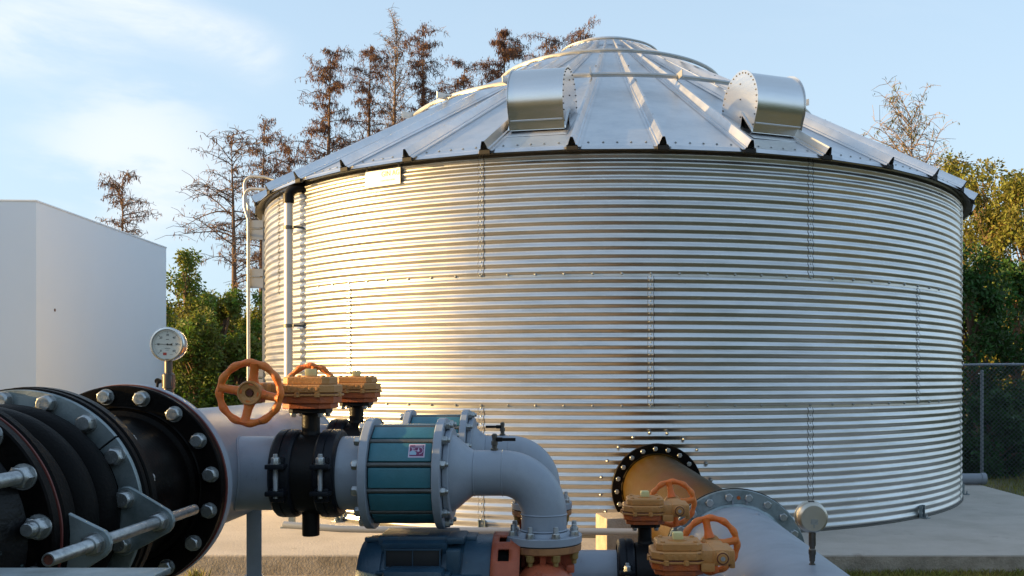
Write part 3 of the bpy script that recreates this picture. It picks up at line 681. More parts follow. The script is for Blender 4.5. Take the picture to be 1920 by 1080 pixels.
# ============================================================ PRESSURE GAUGES
def gauge(name, label, x, y, z, zg, back=False, cz='chrome'):
    g = empty(name, label, 'gauge', (x, y, z), 0, 'pressure gauges')
    h = zg-z; sgn = 1 if back else -1
    s_ = MB()
    if not back:
        s_.lathe([(0, .030), (.050, .030), (.0555, .024), (.0565, .016), (.0565, -.004), (.059, -.006), (.0595, -.012), (.057, -.016), (.0525, -.0165), (.051, -.012), (.051, -.008)], AX((0, 0, h), (0, 1, 0)), 64)
    else:
        s_.lathe([(0, -.024), (.046, -.024), (.050, -.021), (.0555, -.010), (.0565, 0), (.0565, .018), (.060, .020), (.060, .028), (.055, .031), (0, .031)], AX((0, 0, h), (0, 1, 0)), 64)
    case = s_.build('case', cz, g, ang=16 if back else 40)
    if not back:
        s_ = MB(); s_.cyl((0, -.0085, h), (0, -.004, h), .0512, seg=64); dl = s_.build('dial', 'dial', g)
        tk = MB()
        for i in range(61):
            t = R(225)-R(270)*i/60; L_ = .008 if i % 10 == 0 else (.005 if i % 5 == 0 else .0028)
            m = Matrix.Translation((0, -.0088, h)) @ Matrix.Rotation(-t, 4, 'Y'); tk.box((.046-L_/2, 0, 0), (L_, .0004, .0009 if i % 10 == 0 else .0004), m)
        tk.box((0, -.0088, h+.017), (.010, .0004, .0016)); tk.box((0, -.0088, h-.014), (.018, .0004, .0012)); tk.box((0, -.0088, h-.020), (.013, .0004, .0009)); tk.box((.013, -.0088, h-.035), (.010, .0004, .0008))
        tk.build('scale_marks', 'ink', dl, smooth=False)
        for i, tx in enumerate(('0', '10', '20', '30', '40', '50', '60')):
            t = R(225)-R(270)*i/6
            text_mesh(tx, .010, 'ink', dl, 'numeral', Matrix.Translation((.032*math.cos(t), -.0088, h+.032*math.sin(t))) @ Matrix.Rotation(PI/2, 4, 'X'))
        s_ = MB(); s_.box((-.009, -.0089, h-.033), (.012, .0004, .009)); s_.build('printed_badge', 'redink', dl, smooth=False)
        s_ = MB(); m = Matrix.Translation((0, -.0105, h)) @ Matrix.Rotation(R(2), 4, 'Y')
        s_.box((-.017, 0, 0), (.042, .0006, .0010), m); s_.prism([(.002, -.0014), (.010, -.0014), (.017, -.004), (.017, .004), (.010, .0014), (.002, .0014)], -.0004, .0004, m @ Matrix.Rotation(PI/2, 4, 'X')); s_.cyl((0, -.0085, h), (0, -.0115, h), .003, seg=12)
        s_.build('needle', 'ink', g, smooth=False)
        st = MB(); st.lathe([(0, 0), (.019, 0), (.019, .135-.06), (.0165, .078), (.0165, .090), (.021, .092), (.021, .138), (.0165, .142), (.013, .145), (.013, h-.05)], None, 24)
        st.box((0, 0, .115), (.034, .034, .038), None, .003); stt = st.build('stem', 'brass', g)
        v_ = MB(); v_.cyl((-.018, 0, .115), (-.034, 0, .115), .006, seg=12); v_.tube([(-.034, 0, .118), (-.036, -.004, .11), (-.038, -.006, .085), (-.046, -.008, .055), (-.050, -.008, .045)], .0045, 8); v_.lathe([(0, -.004), (.010, -.004), (.010, .004), (0, .004)], AX((-.036, -.002, .116), (0, -1, 0)), 16); v_.build('bleed_lever', 'dkmetal', g)
    else:
        s_ = MB(); m = Matrix.Translation((.002, -.0245, h-.013)) @ Matrix.Rotation(R(4), 4, 'Y'); s_.box((0, 0, 0), (.026, .0016, .020), m); s_.box((0, -.001, -.016), (.006, .002, .010), m); s_.build('back_label', 'bolt', g, smooth=False)
        s_ = MB(); s_.box((0, .018, h+.0565), (.022, .016, .006), None, .002); s_.build('relief_plug', 'ink', g)
        st = MB(); st.lathe([(0, -.01), (.015, -.01), (.015, .004), (.012, .006), (.012, .010), (.008, .012), (.008, .018), (.0105, .02), (.0105, .030), (.0115, .032), (.0115, .042), (.0135, .046), (.0135, .062), (.0105, .066), (.0105, .074), (.013, .078), (.013, h-.05)], None, 20); st.build('stem', 'brass', g)
    return g
gauge('pressure_gauge', 'round white-faced pressure gauge with needle facing the camera, standing above the large black flange', -1.404, 3.26, ZH+RP-.01, 1.465)
gauge('pressure_gauge', 'round metal pressure gauge seen from behind, on top of the grey suction header', .872, 3.48, .655, .835, back=True, cz='chrome2')

# ============================================================ VALVES
def wheel_mesh():
    b = MB(); n = 120; pts = []; rr_ = []
    for i in range(n):
        t = TAU*i/n; w = .5+.5*math.cos(12*t)
        pts.append((.1045*math.cos(t)*(1+.012*w), .1045*math.sin(t)*(1+.012*w), 0)); rr_.append(.0112+.0034*w)
    b.tube(pts, rr_, 12, closed=True); return b
def make_valve():
    """local frame: stem axis z, pipe axis along X at z=0; hand wheel on the -Y side"""
    v = empty('butterfly_valve', '', 'valve', (0, 0, 0), 0, 'butterfly valves with orange gear operators')
    s_ = MB(); s_.cyl((-.085, 0, 0), (.085, 0, 0), .1365, seg=72)
    s_.lathe([(.1365, -.050), (.145, -.045), (.145, .045), (.1365, .050)], AX((0, 0, 0), (1, 0, 0)), 72)
    s_.build('valve_body', 'dkmetal', v)
    s_ = MB(); s_.cyl((0, 0, .10), (0, 0, .225), .0325, seg=28); s_.lathe([(.045, .135), (.036, .143), (.0325, .155)], None, 28); s_.build('neck', 'dkmetal', v)
    s_ = MB(); s_.cyl((0, 0, -.12), (0, 0, -.232), .0315, seg=28, ch=.003); s_.build('lower_boss', 'dkmetal', v)
    s_ = MB(); s_.prism(octo(.068, .068, .02), .223, .240, None, .002)
    tp = s_.build('mounting_plate', 'dkmetal', v, ang=20)
    for x in (-.05, .05):
        for y in (-.05, .05): inst('bolt', bolt_mesh(.018, .010), tp, AX((x, y, .223), (0, 0, -1)))
    # gear operator
    s_ = MB(); s_.prism(octo(.088, .088, .034), .240, .260, None, .002); s_.prism(octo(.099, .099, .038), .260, .286, None, .002)
    gl = s_.build('gearbox_base', 'gearlow', v, ang=25)
    s_ = MB(); s_.prism(octo(.107, .107, .042), .286, .2940, None, .0012)
    s_.prism(octo(.102, .102, .042), .2960, .328, None, .005)
    s_.prism(octo(.084, .082, .022), .326, .357, None, .005)
    s_.lathe([(.036, .357), (.036, .3595), (.030, .3605), (0, .3605)], None, 32)
    for x, y in ((-.060, -.058), (.060, -.058), (.060, .058), (-.060, .058)): s_.lathe([(.009, .357), (.009, .361), (.006, .363), (0, .363)], Matrix.Translation((x, y, 0)), 12)
    for k_ in range(5): s_.box((-.05+k_*.025, .1025, .312), (.012, .004, .012), None, .001); s_.box((-.05+k_*.025, -.1025, .312), (.012, .004, .012), None, .001)
    for x, y in ((.10, .0), (-.02, -.104), (.05, -.104), (-.02, .104), (.05, .104)): s_.lathe([(.010, .283), (.010, .298), (.006, .300), (0, .300)], Matrix.Translation((x*1.03, y*1.01, 0)), 12)
    gb = s_.build('gearbox', 'gear', v, ang=25)
    s_ = MB(); s_.prism(octo(.1045, .1045, .040), .2936, .2964); s_.build('gasket_line', 'rust', gb, smooth=False)
    # worm housing at local -X
    s_ = MB(); s_.box((-.138, .0, .306), (.125, .165, .052), None, .010); s_.box((-.150, -.02, .306), (.062, .22, .060), None, .012)
    s_.cyl((-.152, -.145, .306), (-.152, .100, .306), .024, seg=28, ch=.003); s_.cyl((-.152, .098, .306), (-.152, .104, .306), .017, seg=28)
    s_.box((-.10, .088, .272), (.05, .018, .03), None, .004); s_.box((-.195, .03, .276), (.02, .05, .03), None, .005)
    s_.build('worm_housing', 'gear', v)
    s_ = MB(); s_.lathe([(.018, 0), (.020, .0015), (.022, 0)], AX((-.152, .104, .306), (0, 1, 0)), 24); s_.box((0, .0985, .3225), (.15, .0015, .0022)); s_.box((.012, .1045, .293), (.06, .0015, .012)); s_.build('rust_marks', 'rust', gb, smooth=False)
    s_ = MB(); s_.cyl((-.152, .105, .306), (-.152, .110, .306), .008, seg=16); s_.build('shaft_end', 'bolt', gb)
    s_ = MB(); s_.box((0, 0, .373), (.037, .037, .026), Matrix.Rotation(R(6), 4, 'Z'), .003); s_.build('indicator_cap', 'cap', v)
    hw = empty('handwheel', None, None); hw.parent = v; del_cat(hw); hw.location = (-.152, -.215, .300); hw.rotation_euler = (PI/2, R(0), 0)
    wheel_mesh().build('rim', 'wheel', hw)
    for k_ in range(4):
        t = k_*PI/2+R(80); u_ = Vector((math.cos(t), math.sin(t), 0)); s_ = MB(); s_.tube([u_*.030+Vector((0, 0, -.014)), u_*.055+Vector((0, 0, -.010)), u_*.085+Vector((0, 0, -.003)), u_*.106], [.022, .0155, .0145, .020], 14); s_.build('spoke', 'wheel', hw)
    s_ = MB(); s_.lathe([(0, -.03), (.030, -.028), (.042, -.015), (.043, .006), (.040, .012), (.036, .012), (.033, .006), (.016, .003), (.014, -.006), (0, -.006)], None, 32); s_.build('hub', 'gear', hw)
    s_ = MB(); s_.cyl((0, 0, -.010), (0, 0, .006), .011, seg=20); s_.cyl((0, 0, -.075), (0, 0, -.025), .010, seg=20); s_.build('shaft_nut', 'rust', hw)
    return v
def octo(x, y, c): return [(x-c, -y), (x, -y+c), (x, y-c), (x-c, y), (-x+c, y), (-x, y-c), (-x, -y+c), (-x+c, -y)]
def make_coupling(r=.1365):
    """grooved two-ridge coupling, pipe axis X"""
    v = empty('grooved_coupling', '', 'coupling', (0, 0, 0), 0, 'grooved pipe couplings beside the valves')
    s_ = MB(); A = AX((0, 0, 0), (1, 0, 0)); R1 = r+.026
    s_.lathe([(r, -.040), (R1-.010, -.038), (R1-.002, -.030), (R1, -.018), (R1, -.003), (R1-.004, -.001), (R1-.004, .001), (R1, .003), (R1, .018), (R1-.002, .030), (R1-.010, .038), (r, .040)], A, 80)
    s_.build('housing', 'coup', v, ang=28)
    for s1 in (-1, 1):
        for z in (-.055, .040):
            b_ = MB(); b_.box((0, s1*(R1+.008), z), (.068, .052, .018), None, .005); b_.box((0, s1*(R1-.012), z*1.15), (.050, .03, .05), None, .006); b_.build('bolt_pad', 'coup', v)
        q = bolt_mesh(.028, .020, .012, .0085); inst('nut', q, v, AX((0, s1*(R1+.014), .049), (0, 0, 1)) @ Matrix.Rotation(.4, 4, 'Z'))
        b_ = MB(); b_.cyl((0, s1*(R1+.014), -.072), (0, s1*(R1+.014), .05), .0088, seg=16)
        L_ = -.045
        while L_ < .03: b_.lathe([(.0088, L_), (.0096, L_+.0012), (.0088, L_+.0024)], Matrix.Translation((0, s1*(R1+.014), 0)), 14); L_ += .003
        b_.build('bolt', 'bolt', v)
    return v
YB = (3.50, 4.40)
ZS = .437
v0 = make_valve(); c0 = make_coupling()
vl = ['orange geared butterfly valve with its handwheel towards the camera, in the nearer discharge branch', 'orange geared butterfly valve in the farther discharge branch, handwheel half hidden behind the nearer gearbox', 'nearer of the two orange geared suction valves at the lower right', 'farther of the two orange geared suction valves at the lower right, below the brown pipe']
places = [(-.98, 3.5, BZ, 0), (-1.02, 4.4, BZ, 0), (.378, 3.5, ZS-.044, PI), (.322, 4.4, ZS, PI)]
for i, (x, y, z, rz_) in enumerate(places):
    o = v0 if i == 0 else copy_tree(v0)
    o.location = (x, y, z); o.rotation_euler = (0, 0, rz_); o['label'] = vl[i]
cp = [(-1.055, 3.5, BZ, 'black grooved coupling between the grey header stub and the nearer valve body'),
      (-.898, 3.5, BZ, 'black grooved coupling between the nearer valve body and the nearer teal check valve'),
      (-1.098, 4.4, BZ, 'black grooved coupling left of the farther discharge valve, behind the nearer one'),
      (-.942, 4.4, BZ, 'black grooved coupling right of the farther discharge valve, behind the dark stem'),
      (.232, 4.4, ZS, 'dark grooved coupling between blue-grey suction pipe and the farther lower valve'),
      (.303, 3.5, ZS-.044, 'dark grooved coupling left of the nearer lower valve, at the bottom of the picture'),
      (.405, 4.4, ZS, 'dark grooved coupling right of the farther lower valve, under its gearbox'),
      (.463, 3.5, ZS-.044, 'dark grooved coupling right of the nearer lower valve, under its gearbox')]
for i, (x, y, z, lb) in enumerate(cp):
    o = c0 if i == 0 else copy_tree(c0)
    o.location = (x, y, z); o['label'] = lb

# ============================================================ CHECK VALVES
def make_check():
    v = empty('check_valve', '', 'valve', (0, 0, 0), 0, 'teal silent check valves')
    x0, x1 = -.765, -.505
    s_ = MB(); s_.cyl((-.885, 0, 0), (x0, 0, 0), .1365, seg=72); s_.build('inlet_spool', 'grey', v)
    for x in (x0, x1):
        s_ = MB(); s_.ring((x, 0, 0), (1, 0, 0), .10, .2045, .030, 96, .003)
        if x == x1: s_.ring((x+.032, 0, 0), (1, 0, 0), .10, .168, .022, 96, .003)
        else: s_.ring((x-.008, 0, 0), (1, 0, 0), .10, .150, .008, 96, .002)
        f_ = s_.build('flange', 'grey', v)
        if x == x0: bolt_circle(f_, bolt_mesh(.032, .020), (x, 0, 0), (-1, 0, 0), .178, 12, R(15))
        else: bolt_circle(f_, bolt_mesh(.028, .014, .010, .009), (x+.030, 0, 0), (1, 0, 0), .184, 12, R(15), 'nut')
    s_ = MB(); s_.cyl((x0+.03, 0, 0), (x1, 0, 0), .155, seg=72, cap=False); s_.build('inner_body', 'grille', v)
    for k_ in range(12):
        t = k_*PI/6; m = Matrix.Rotation(t, 4, 'X')
        s_ = MB(); s_.box((x0+.03+(x1-x0-.03)/2, 0, .172), (x1-x0-.038, .072, .018), m, .006); s_.box((x0+.03+(x1-x0-.03)/2, 0, .158), (x1-x0-.034, .076, .012), m); s_.build('body_panel', 'teal', v)
        m = Matrix.Rotation(t+PI/12, 4, 'X')
        s_ = MB(); p0 = m @ Vector((x0+.03, 0, .176)); p1 = m @ Vector((x1, 0, .176)); s_.cyl(p0, p1, .0095, seg=14); s_.build('tie_rod', 'rod', v)
    return v
ck = make_check(); ck.location = (0, YB[0], BZ); ck['label'] = 'nearer teal check valve between grey flanges with a small purple sticker on its body'
ck2 = copy_tree(ck); ck2.location = (-.018, YB[1], BZ); ck2['label'] = 'farther teal check valve, mostly hidden behind the one with the sticker'
# sticker on the near valve
tt = R(90-28.0)
m = Matrix.Rotation(PI/3, 4, 'X') @ Matrix.Translation((-.562, .004, .1815))      # panel facing up and to the camera
st = MB(); st.box((0, 0, 0), (.058, .052, .0008), m); stk = st.build('sticker', 'stick', ck, smooth=False)
def deco(name, mt, polys, h):
    q = MB()
    for p in polys: q.prism([(x*.029, y*.026) for x, y in p], h, h+.0003, m)
    return fixn(q.build(name, mt, stk, smooth=False))
deco('printed_field', 'purple', [[(-.86, -.82), (.86, -.82), (.86, .84), (-.86, .84)]], .0005)
deco('printed_cloud', 'stickb', [[(-.84, -.62), (-.84, -.2), (-.7, -.05), (-.4, .0), (-.15, -.12), (.0, -.35), (-.05, -.62)]], .0009)
arcp = []
for i in range(13):
    t = R(-80+i*155/12); arcp.append((.25+.55*math.cos(t), .02+.55*math.sin(t)))
lines = [[(-.8, .50), (.82, .50), (.82, .57), (-.8, .57)], [(-.2, .66), (.7, .66), (.7, .76), (-.2, .76)], [(-.65, .42), (-.55, .42), (-.4, .1), (-.5, .1)], [(-.45, .36), (-.2, .3), (-.2, .22), (-.45, .24)], [(-.62, .08), (.1, .0), (.1, -.07), (-.62, .0)], [(.2, .42), (.3, .42), (.22, -.02), (.1, -.02)], [(.1, .12), (.34, .12), (.34, -.14), (.1, -.14)]]
for i in range(12):
    a_, b_ = arcp[i], arcp[i+1]; c_ = (.25, .02); k1 = .88
    lines.append([a_, b_, (c_[0]+(b_[0]-c_[0])*k1, c_[1]+(b_[1]-c_[1])*k1), (c_[0]+(a_[0]-c_[0])*k1, c_[1]+(a_[1]-c_[1])*k1)])
deco('printed_lines', 'stick', lines, .0013)

# ============================================================ REDUCER ELBOWS
XE = -.1166; RE6 = .0842; BR = .152
def make_elbow():
    v = empty('reducer_elbow', '', 'pipe elbow', (0, 0, 0), 0, 'grey reducer elbows above the pumps')
    s_ = MB(); pts = []; rr_ = []
    n = 14
    for i in range(n+1):
        t = i/n; x = -.452+t*(-.375+.452); sm = t*t*(3-2*t); k1 = .62*t+.38*sm
        pts.append((x, 0, 0)); rr_.append(.142*(1-k1)+RE6*k1)
    for x in (-.36, -.34): pts.append((x, 0, 0)); rr_.append(RE6)
    for i in range(0, 25):
        t = i/24*PI/2; pts.append((XE-BR+BR*math.sin(t), 0, -BR+BR*math.cos(t))); rr_.append(RE6)
    pts.append((XE, 0, -.21)); rr_.append(RE6)
    s_.tube(pts, rr_, 64, cap=False); s_.build('pipe_shell', 'grey', v, ang=45)
    w_ = MB()
    for x in (-.372, XE-BR): w_ = MB(); w_.lathe([(RE6-.002, -.005), (RE6+.0022, 0), (RE6-.002, .005)], AX((x, 0, 0), (1, 0, 0)), 64); w_.build('weld_bead', 'grey', v)
    w_ = MB(); w_.lathe([(RE6-.002, -.006), (RE6+.003, 0), (RE6-.002, .006)], AX((XE, 0, -BR), (0, .03, 1)), 64); w_.build('weld_bead', 'grey', v); w_ = MB(); w_.lathe([(RE6-.002, 0), (RE6+.004, .004), (RE6-.002, .010)], AX((XE, 0, -.213), (0, 0, 1)), 64)
    w_.build('weld_bead', 'grey', v)
    s_ = MB(); s_.lathe([(RE6-.01, -.254), (.138, -.254), (.1405, -.2515), (.1405, -.2275), (.138, -.225), (.104, -.225), (.098, -.219), (.090, -.213), (RE6-.01, -.213)], Matrix.Translation((XE, 0, 0)), 80, loop=True)
    f_ = s_.build('flange', 'grey', v)
    bolt_circle(f_, bolt_mesh(.028, .016, .022, .009), (XE, 0, -.225), (0, 0, 1), .1205, 8, R(22.5), 'nut')
    # bleed valve on top
    s_ = MB(); x = -.300
    s_.lathe([(0, RE6-.006), (.014, RE6-.006), (.014, RE6+.006), (.0095, RE6+.008), (.0095, RE6+.018), (.012, RE6+.02), (.012, RE6+.034), (.0085, RE6+.036), (.0085, RE6+.044), (.010, RE6+.046), (.010, RE6+.058), (.006, RE6+.062), (0, RE6+.062)], Matrix.Translation((x, 0, 0)), 6)
    bv = s_.build('bleed_valve', 'brass', v, ang=20)
    s_ = MB(); s_.cyl((x, 0, RE6+.040), (x+.078, 0, RE6+.040), .0062, seg=12); s_.box((x+.018, 0, RE6+.040), (.024, .014, .016), None, .002); s_.build('lever_handle', 'dkmetal', v)
    return v
el = make_elbow(); el.location = (0, YB[0], BZ); el['label'] = 'nearer grey reducer elbow with flange, curving down from the sticker check valve to the pump'
el2 = copy_tree(el); el2.location = (-.040, YB[1], BZ); el2['label'] = 'farther grey reducer elbow, partly hidden behind the nearer elbow'
for ch in el2.children:
    if ch.name.startswith('lever_handle'): ch.scale = (-1, 1, 1); ch.location.x = -.600
# ============================================================ PUMPS
def make_pump(motor=True):
    v = empty('pump', '', 'pump', (0, 0, 0), 0, 'pumps under the elbows')
    zt = -.258; s_ = MB()
    s_.lathe([(.05, zt-.026), (.134, zt-.026), (.1385, zt-.022), (.1385, zt-.002), (.1365, zt), (.05, zt)], Matrix.Translation((XE, 0, 0)), 80, loop=True); f_ = s_.build('outlet_flange', 'pflange', v)
    s_ = MB(); s_.cyl((XE, 0, zt-.0005), (XE, 0, zt+.0055), .1355, seg=80); s_.build('gasket', 'dark', v)
    bolt_circle(f_, bolt_mesh(.028, .022, .016, .009), (XE, 0, zt-.026), (0, 0, -1), .1205, 8, R(22.5))
    for c_ in f_.children: c_.material_slots[0].link = 'OBJECT'; c_.material_slots[0].material = M['yel']
    s_ = MB(); s_.lathe([(.080, zt-.02), (.070, zt-.05), (.064, zt-.10), (.070, zt-.16)], Matrix.Translation((XE, 0, 0)), 48)
    for t in (-90, 180, 0, 90):
        mm = Matrix.Translation((XE, 0, 0)) @ Matrix.Rotation(R(t), 4, 'Z'); s_.prism([(.05, zt-.02), (.118, zt-.022), (.108, zt-.05), (.098, zt-.13), (.05, zt-.16)], -.010, .010, mm @ Matrix.Rotation(PI/2, 4, 'X'))
    nk = s_.build('outlet_neck', 'pump', v)
    s_ = MB(); s_.lathe([(.0, -.105), (.10, -.105), (.165, -.085), (.185, -.03), (.185, .03), (.165, .085), (.10, .105), (0, .105)], AX((XE, 0, ZS-BZ+.00), (1, 0, 0)), 64); s_.box((XE-.012, -.185, zt-.115), (.016, .02, .10), None, .004); s_.build('volute_casing', 'pump', v)
    s_ = MB(); s_.lathe([(0, -.205), (.06, -.200), (.10, -.175), (.120, -.13), (.120, 0)], AX((XE, 0, -.437), (0, 1, 0)), 48); s_.box((XE-.10, -.17, zt-.135), (.016, .05, .05), None, .004); s_.box((XE+.098, -.05, zt-.085), (.03, .03, .03), None, .006); s_.build('casing_boss', 'pump', v)
    # suction pipe to the right
    s_ = MB(); s_.cyl((XE+.10, 0, ZS-BZ), (.23 if not motor else .31, 0, ZS-BZ), .1095, seg=64); s_.build('suction_pipe', 'grey', v)
    return v
p1 = make_pump(); p1.location = (0, YB[0], BZ); p1['label'] = 'nearer salmon red pump casing under the flanged grey elbow, with a dark blue electric motor'
p2 = make_pump(False); p2.location = (-.040, YB[1], BZ); p2['label'] = 'farther pump with rusty orange outlet flange, hidden behind the nearer elbow'
# adapter bracket and motor of the near pump (local to p1)
ZM = .565-BZ; RM = .205
def cylshell(x0, x1, r, holes):
    """cylinder wall along X with rectangular windows given as (x0,x1,a0,a1), made of quads"""
    q = MB(); xs = sorted(set([x0, x1]+[h[0] for h in holes]+[h[1] for h in holes])); n = 144
    vs = []; fs = []
    for x in xs:
        for k_ in range(n): t = TAU*k_/n; vs.append((x, -r*math.cos(t), ZM+r*math.sin(t)))
    for j in range(len(xs)-1):
        for k_ in range(n):
            xm = (xs[j]+xs[j+1])/2; tm = TAU*(k_+.5)/n
            if any(h[0] < xm < h[1] and h[2] < tm < h[3] for h in holes): continue
            k2 = (k_+1) % n; fs.append((j*n+k_, j*n+k2, (j+1)*n+k2, (j+1)*n+k_))
    q.add(vs, fs); return q
q = cylshell(-.300, -.198, RM-.004, [(-.276, -.236, R(41), R(56)), (-.276, -.236, R(64), R(78))])
ad = q.build('adapter_bracket', 'pump', p1)
md = ad.modifiers.new('solid', 'SOLIDIFY'); md.thickness = .012; md.offset = -1
q = MB(); q.cyl((-.29, 0, ZM), (-.20, 0, ZM), .14, seg=40); q.build('shaft_cover', 'dark', ad)
q = MB()
for t in (0,): 
    c_ = Vector((-.245, 0, 0)); 
    def onr(x, a, r=RM-.0035): return Vector((x, -r*math.cos(a), ZM+r*math.sin(a)))
    pts = [onr(-.245+.017*math.cos(u), R(26)+.075*math.sin(u)) for u in [R(110+i*320/16) for i in range(17)]]; q.tube(pts, .0016, 6)
    pts = [onr(-.245+.008*math.cos(u), R(26)+.035*math.sin(u)) for u in [R(60+i*300/10) for i in range(11)]]; q.tube(pts, .0016, 6)
    q.tube([onr(-.245, R(21)), onr(-.245, R(25)), onr(-.237, R(27))], .0016, 6)
q.build('cast_emblem', 'gearlow', ad)
q = MB(); q.lathe([(RM-.02, -.405), (RM, -.400), (RM, -.302), (RM-.02, -.300)], AX((0, 0, ZM), (1, 0, 0)), 96); q.lathe([(RM-.015, -.735), (RM-.004, -.70), (RM-.004, -.40)], AX((0, 0, ZM), (1, 0, 0)), 96); mt = q.build('motor_frame', 'motor', p1)
q = MB(); q.lathe([(0, -.785), (RM-.06, -.785), (RM-.022, -.778), (RM-.006, -.755), (RM-.002, -.72), (RM+.004, -.70), (RM+.004, -.69), (0, -.69)], AX((0, 0, ZM), (1, 0, 0)), 96); q.box((-.735, -.06, ZM+RM-.008), (.06, .03, .016), None, .004); q.build('fan_cowl', 'motor', p1)
q = MB(); q.box((-.575, 0, ZM+RM-.008), (.27, .20, .034), None, .006)                         # flat top land
q.box((-.575, -.085, ZM+RM-.026), (.235, .09, .050), Matrix.Translation((-.575, -.085, ZM+RM-.026)) @ Matrix.Rotation(R(12), 4, 'X') @ Matrix.Translation((.575, .085, -(ZM+RM-.026))), .004)
q.box((-.43, -.05, ZM+RM-.002), (.065, .16, .026), None, .009); q.box((-.385, -.02, ZM+RM-.006), (.05, .10, .022), None, .008)
q.box((-.66, -.02, ZM+RM-.004), (.05, .14, .022), None, .006); q.box((-.43, -.16, ZM+.135), (.05, .05, .09), None, .008); q.box((-.385, -.185, ZM+.085), (.11, .05, .018), None, .006)
q.box((-.655, -.17, ZM+.10), (.09, .06, .012), None, .004)
for x in (-.352, -.335, -.318): q.box((x, -.196, ZM+.07), (.010, .012, .005))
q.build('top_casting', 'motor', mt)
q = MB(); q.box((-.575, -.133, ZM+.145), (.20, .06, .062), None, .003); gr_ = q.build('air_grille', 'grille', mt)
q = MB(); q.box((-.575, -.1655, ZM+.145), (.003, .004, .062)); q.box((-.478, -.1655, ZM+.145), (.005, .006, .066)); q.box((-.672, -.1655, ZM+.145), (.005, .006, .066)); q.box((-.575, -.1655, ZM+.178), (.20, .008, .005)); q.build('grille_frame', 'motor', gr_, smooth=False)
q = MB(); q.box((0, 0, 0), (.075, .032, .003), Matrix.Translation((-.572, -.052, ZM+RM+.0115)), .0008); q.build('nameplate', 'plate', mt)
q = MB(); q.box((-.560, -.215, ZM+.045), (.215, .11, .16), None, .028); q.box((-.452, -.20, ZM+.055), (.03, .06, .10), None, .006); q.build('terminal_box', 'motor', mt)

# ============================================================ SUCTION HEADER, BROWN PIPE, PEDESTAL
XS, YS, ZSH = .86, 5.087, .372
sh = empty('suction_header', 'large light grey pipe at the lower right with a bolted flange', 'pipe', (XS, YS, 0))
s_ = MB(); s_.lathe([(.29, -4.2), (.29, -.03)], AX((0, 0, ZSH), (0, 1, 0)), 112)
for y in (3.5-YS, 4.4-YS): s_.cyl((-.42, y, ZS), (-.2, y, ZS), .1095, seg=64)
s_.build('pipe_shell', 'grey', sh)
s_ = MB(); s_.ring((0, -.035, ZSH), (0, 1, 0), .285, .379, .034, 112, .003); s_.lathe([(.290, -.050), (.303, -.042), (.306, -.035)], AX((0, 0, ZSH), (0, 1, 0)), 112); f_ = s_.build('flange', 'galv', sh)
bolt_circle(f_, bolt_mesh(.040, .020, washer=False), (0, -.035, ZSH), (0, -1, 0), .34, 20, R(7.0))
s_ = MB(); s_.cyl((.012, -.035, ZSH+.335), (.012, -.041, ZSH+.335), .010, seg=12); s_.build('paint_dab', 'gearlow', f_)
s_ = MB(); s_.box((-.02, -.04, ZSH+.313), (.008, .012, .028)); s_.box((.055, -.04, ZSH+.313), (.008, .012, .028)); s_.build('alignment_tab', 'pvc', f_)
s_ = MB(); s_.lathe([(0, .004), (.010, .004), (.014, -.004)], Matrix.Translation((.065, -.30, ZSH+.287)), 20); s_.build('weld_plug', 'grey', sh)
s_ = MB(); s_.ring((0, .001, ZSH), (0, 1, 0), .28, .383, .012, 112, .002); s_.build('gasket', 'coup', sh)
bp = empty('brown_pipe', 'brown varnished pipe running from the black wall flange to the grey header', 'pipe', (XS, YS, 0))
s_ = MB(); d_ = Vector((FX-XS, FYT-YS, FZT-ZSH)); s_.cyl(Vector((0, .03, ZSH)), Vector((0, 0, ZSH))+d_+Vector((0, .02, 0)), .287, seg=112); s_.build('pipe_shell', 'brown', bp)
s_ = MB(); s_.ring((0, .014, ZSH), (0, 1, 0), .28, .377, .034, 112, .003); s_.build('flange', 'black', bp)
pd = empty('concrete_pedestal', 'block of rough concrete with a sunlit left side, under the brown pipe beside the tank', 'pedestal', (.62, 6.95, 0), R(14))
s_ = MB(); s_.box((0, 0, .175), (.90, .30, .35), None, .012); s_.build('block', 'conc2', pd)
# supports for the suction header and thin water line
tl = empty('thin_grey_pipe', 'thin grey pipe running level along the foot of the tank behind the check valves', 'pipe', (0, 6.45, 0))
s_ = MB(); s_.tube([(-2.02, .10, .33), (-1.6, 0, .318), (-.9, 0, .305), (0, .0, .300), (.9, -.0, .292)], .0245, 16); s_.build('pipe_shell', 'pvc', tl)
for x in (-.62,):
    s_ = MB(); s_.box((x, .0, .14), (.03, .03, .29)); s_.build('prop', 'galv', tl, smooth=False)
gp = empty('outlet_stub', 'short grey pipe stub lying on the slab just behind the right side of the tank', 'pipe', (5.0, 11.9, .0))
s_ = MB(); s_.cyl((-.6, .0, .075), (.14, 0, .075), .068, seg=32); s_.ring((.10, 0, .075), (1, 0, 0), .06, .076, .06, 32); s_.build('pipe_shell', 'pvc', gp)
br = empty('pipe_bracket_foot', 'small grey bracket foot bolted to the slab left of the dark valve', 'bracket', (-2.55, 8.5, 0))
s_ = MB(); s_.box((0, 0, .05), (.05, .05, .10)); s_.box((-.03, 0, .006), (.12, .10, .012)); s_.build('foot', 'galv', br, smooth=False)

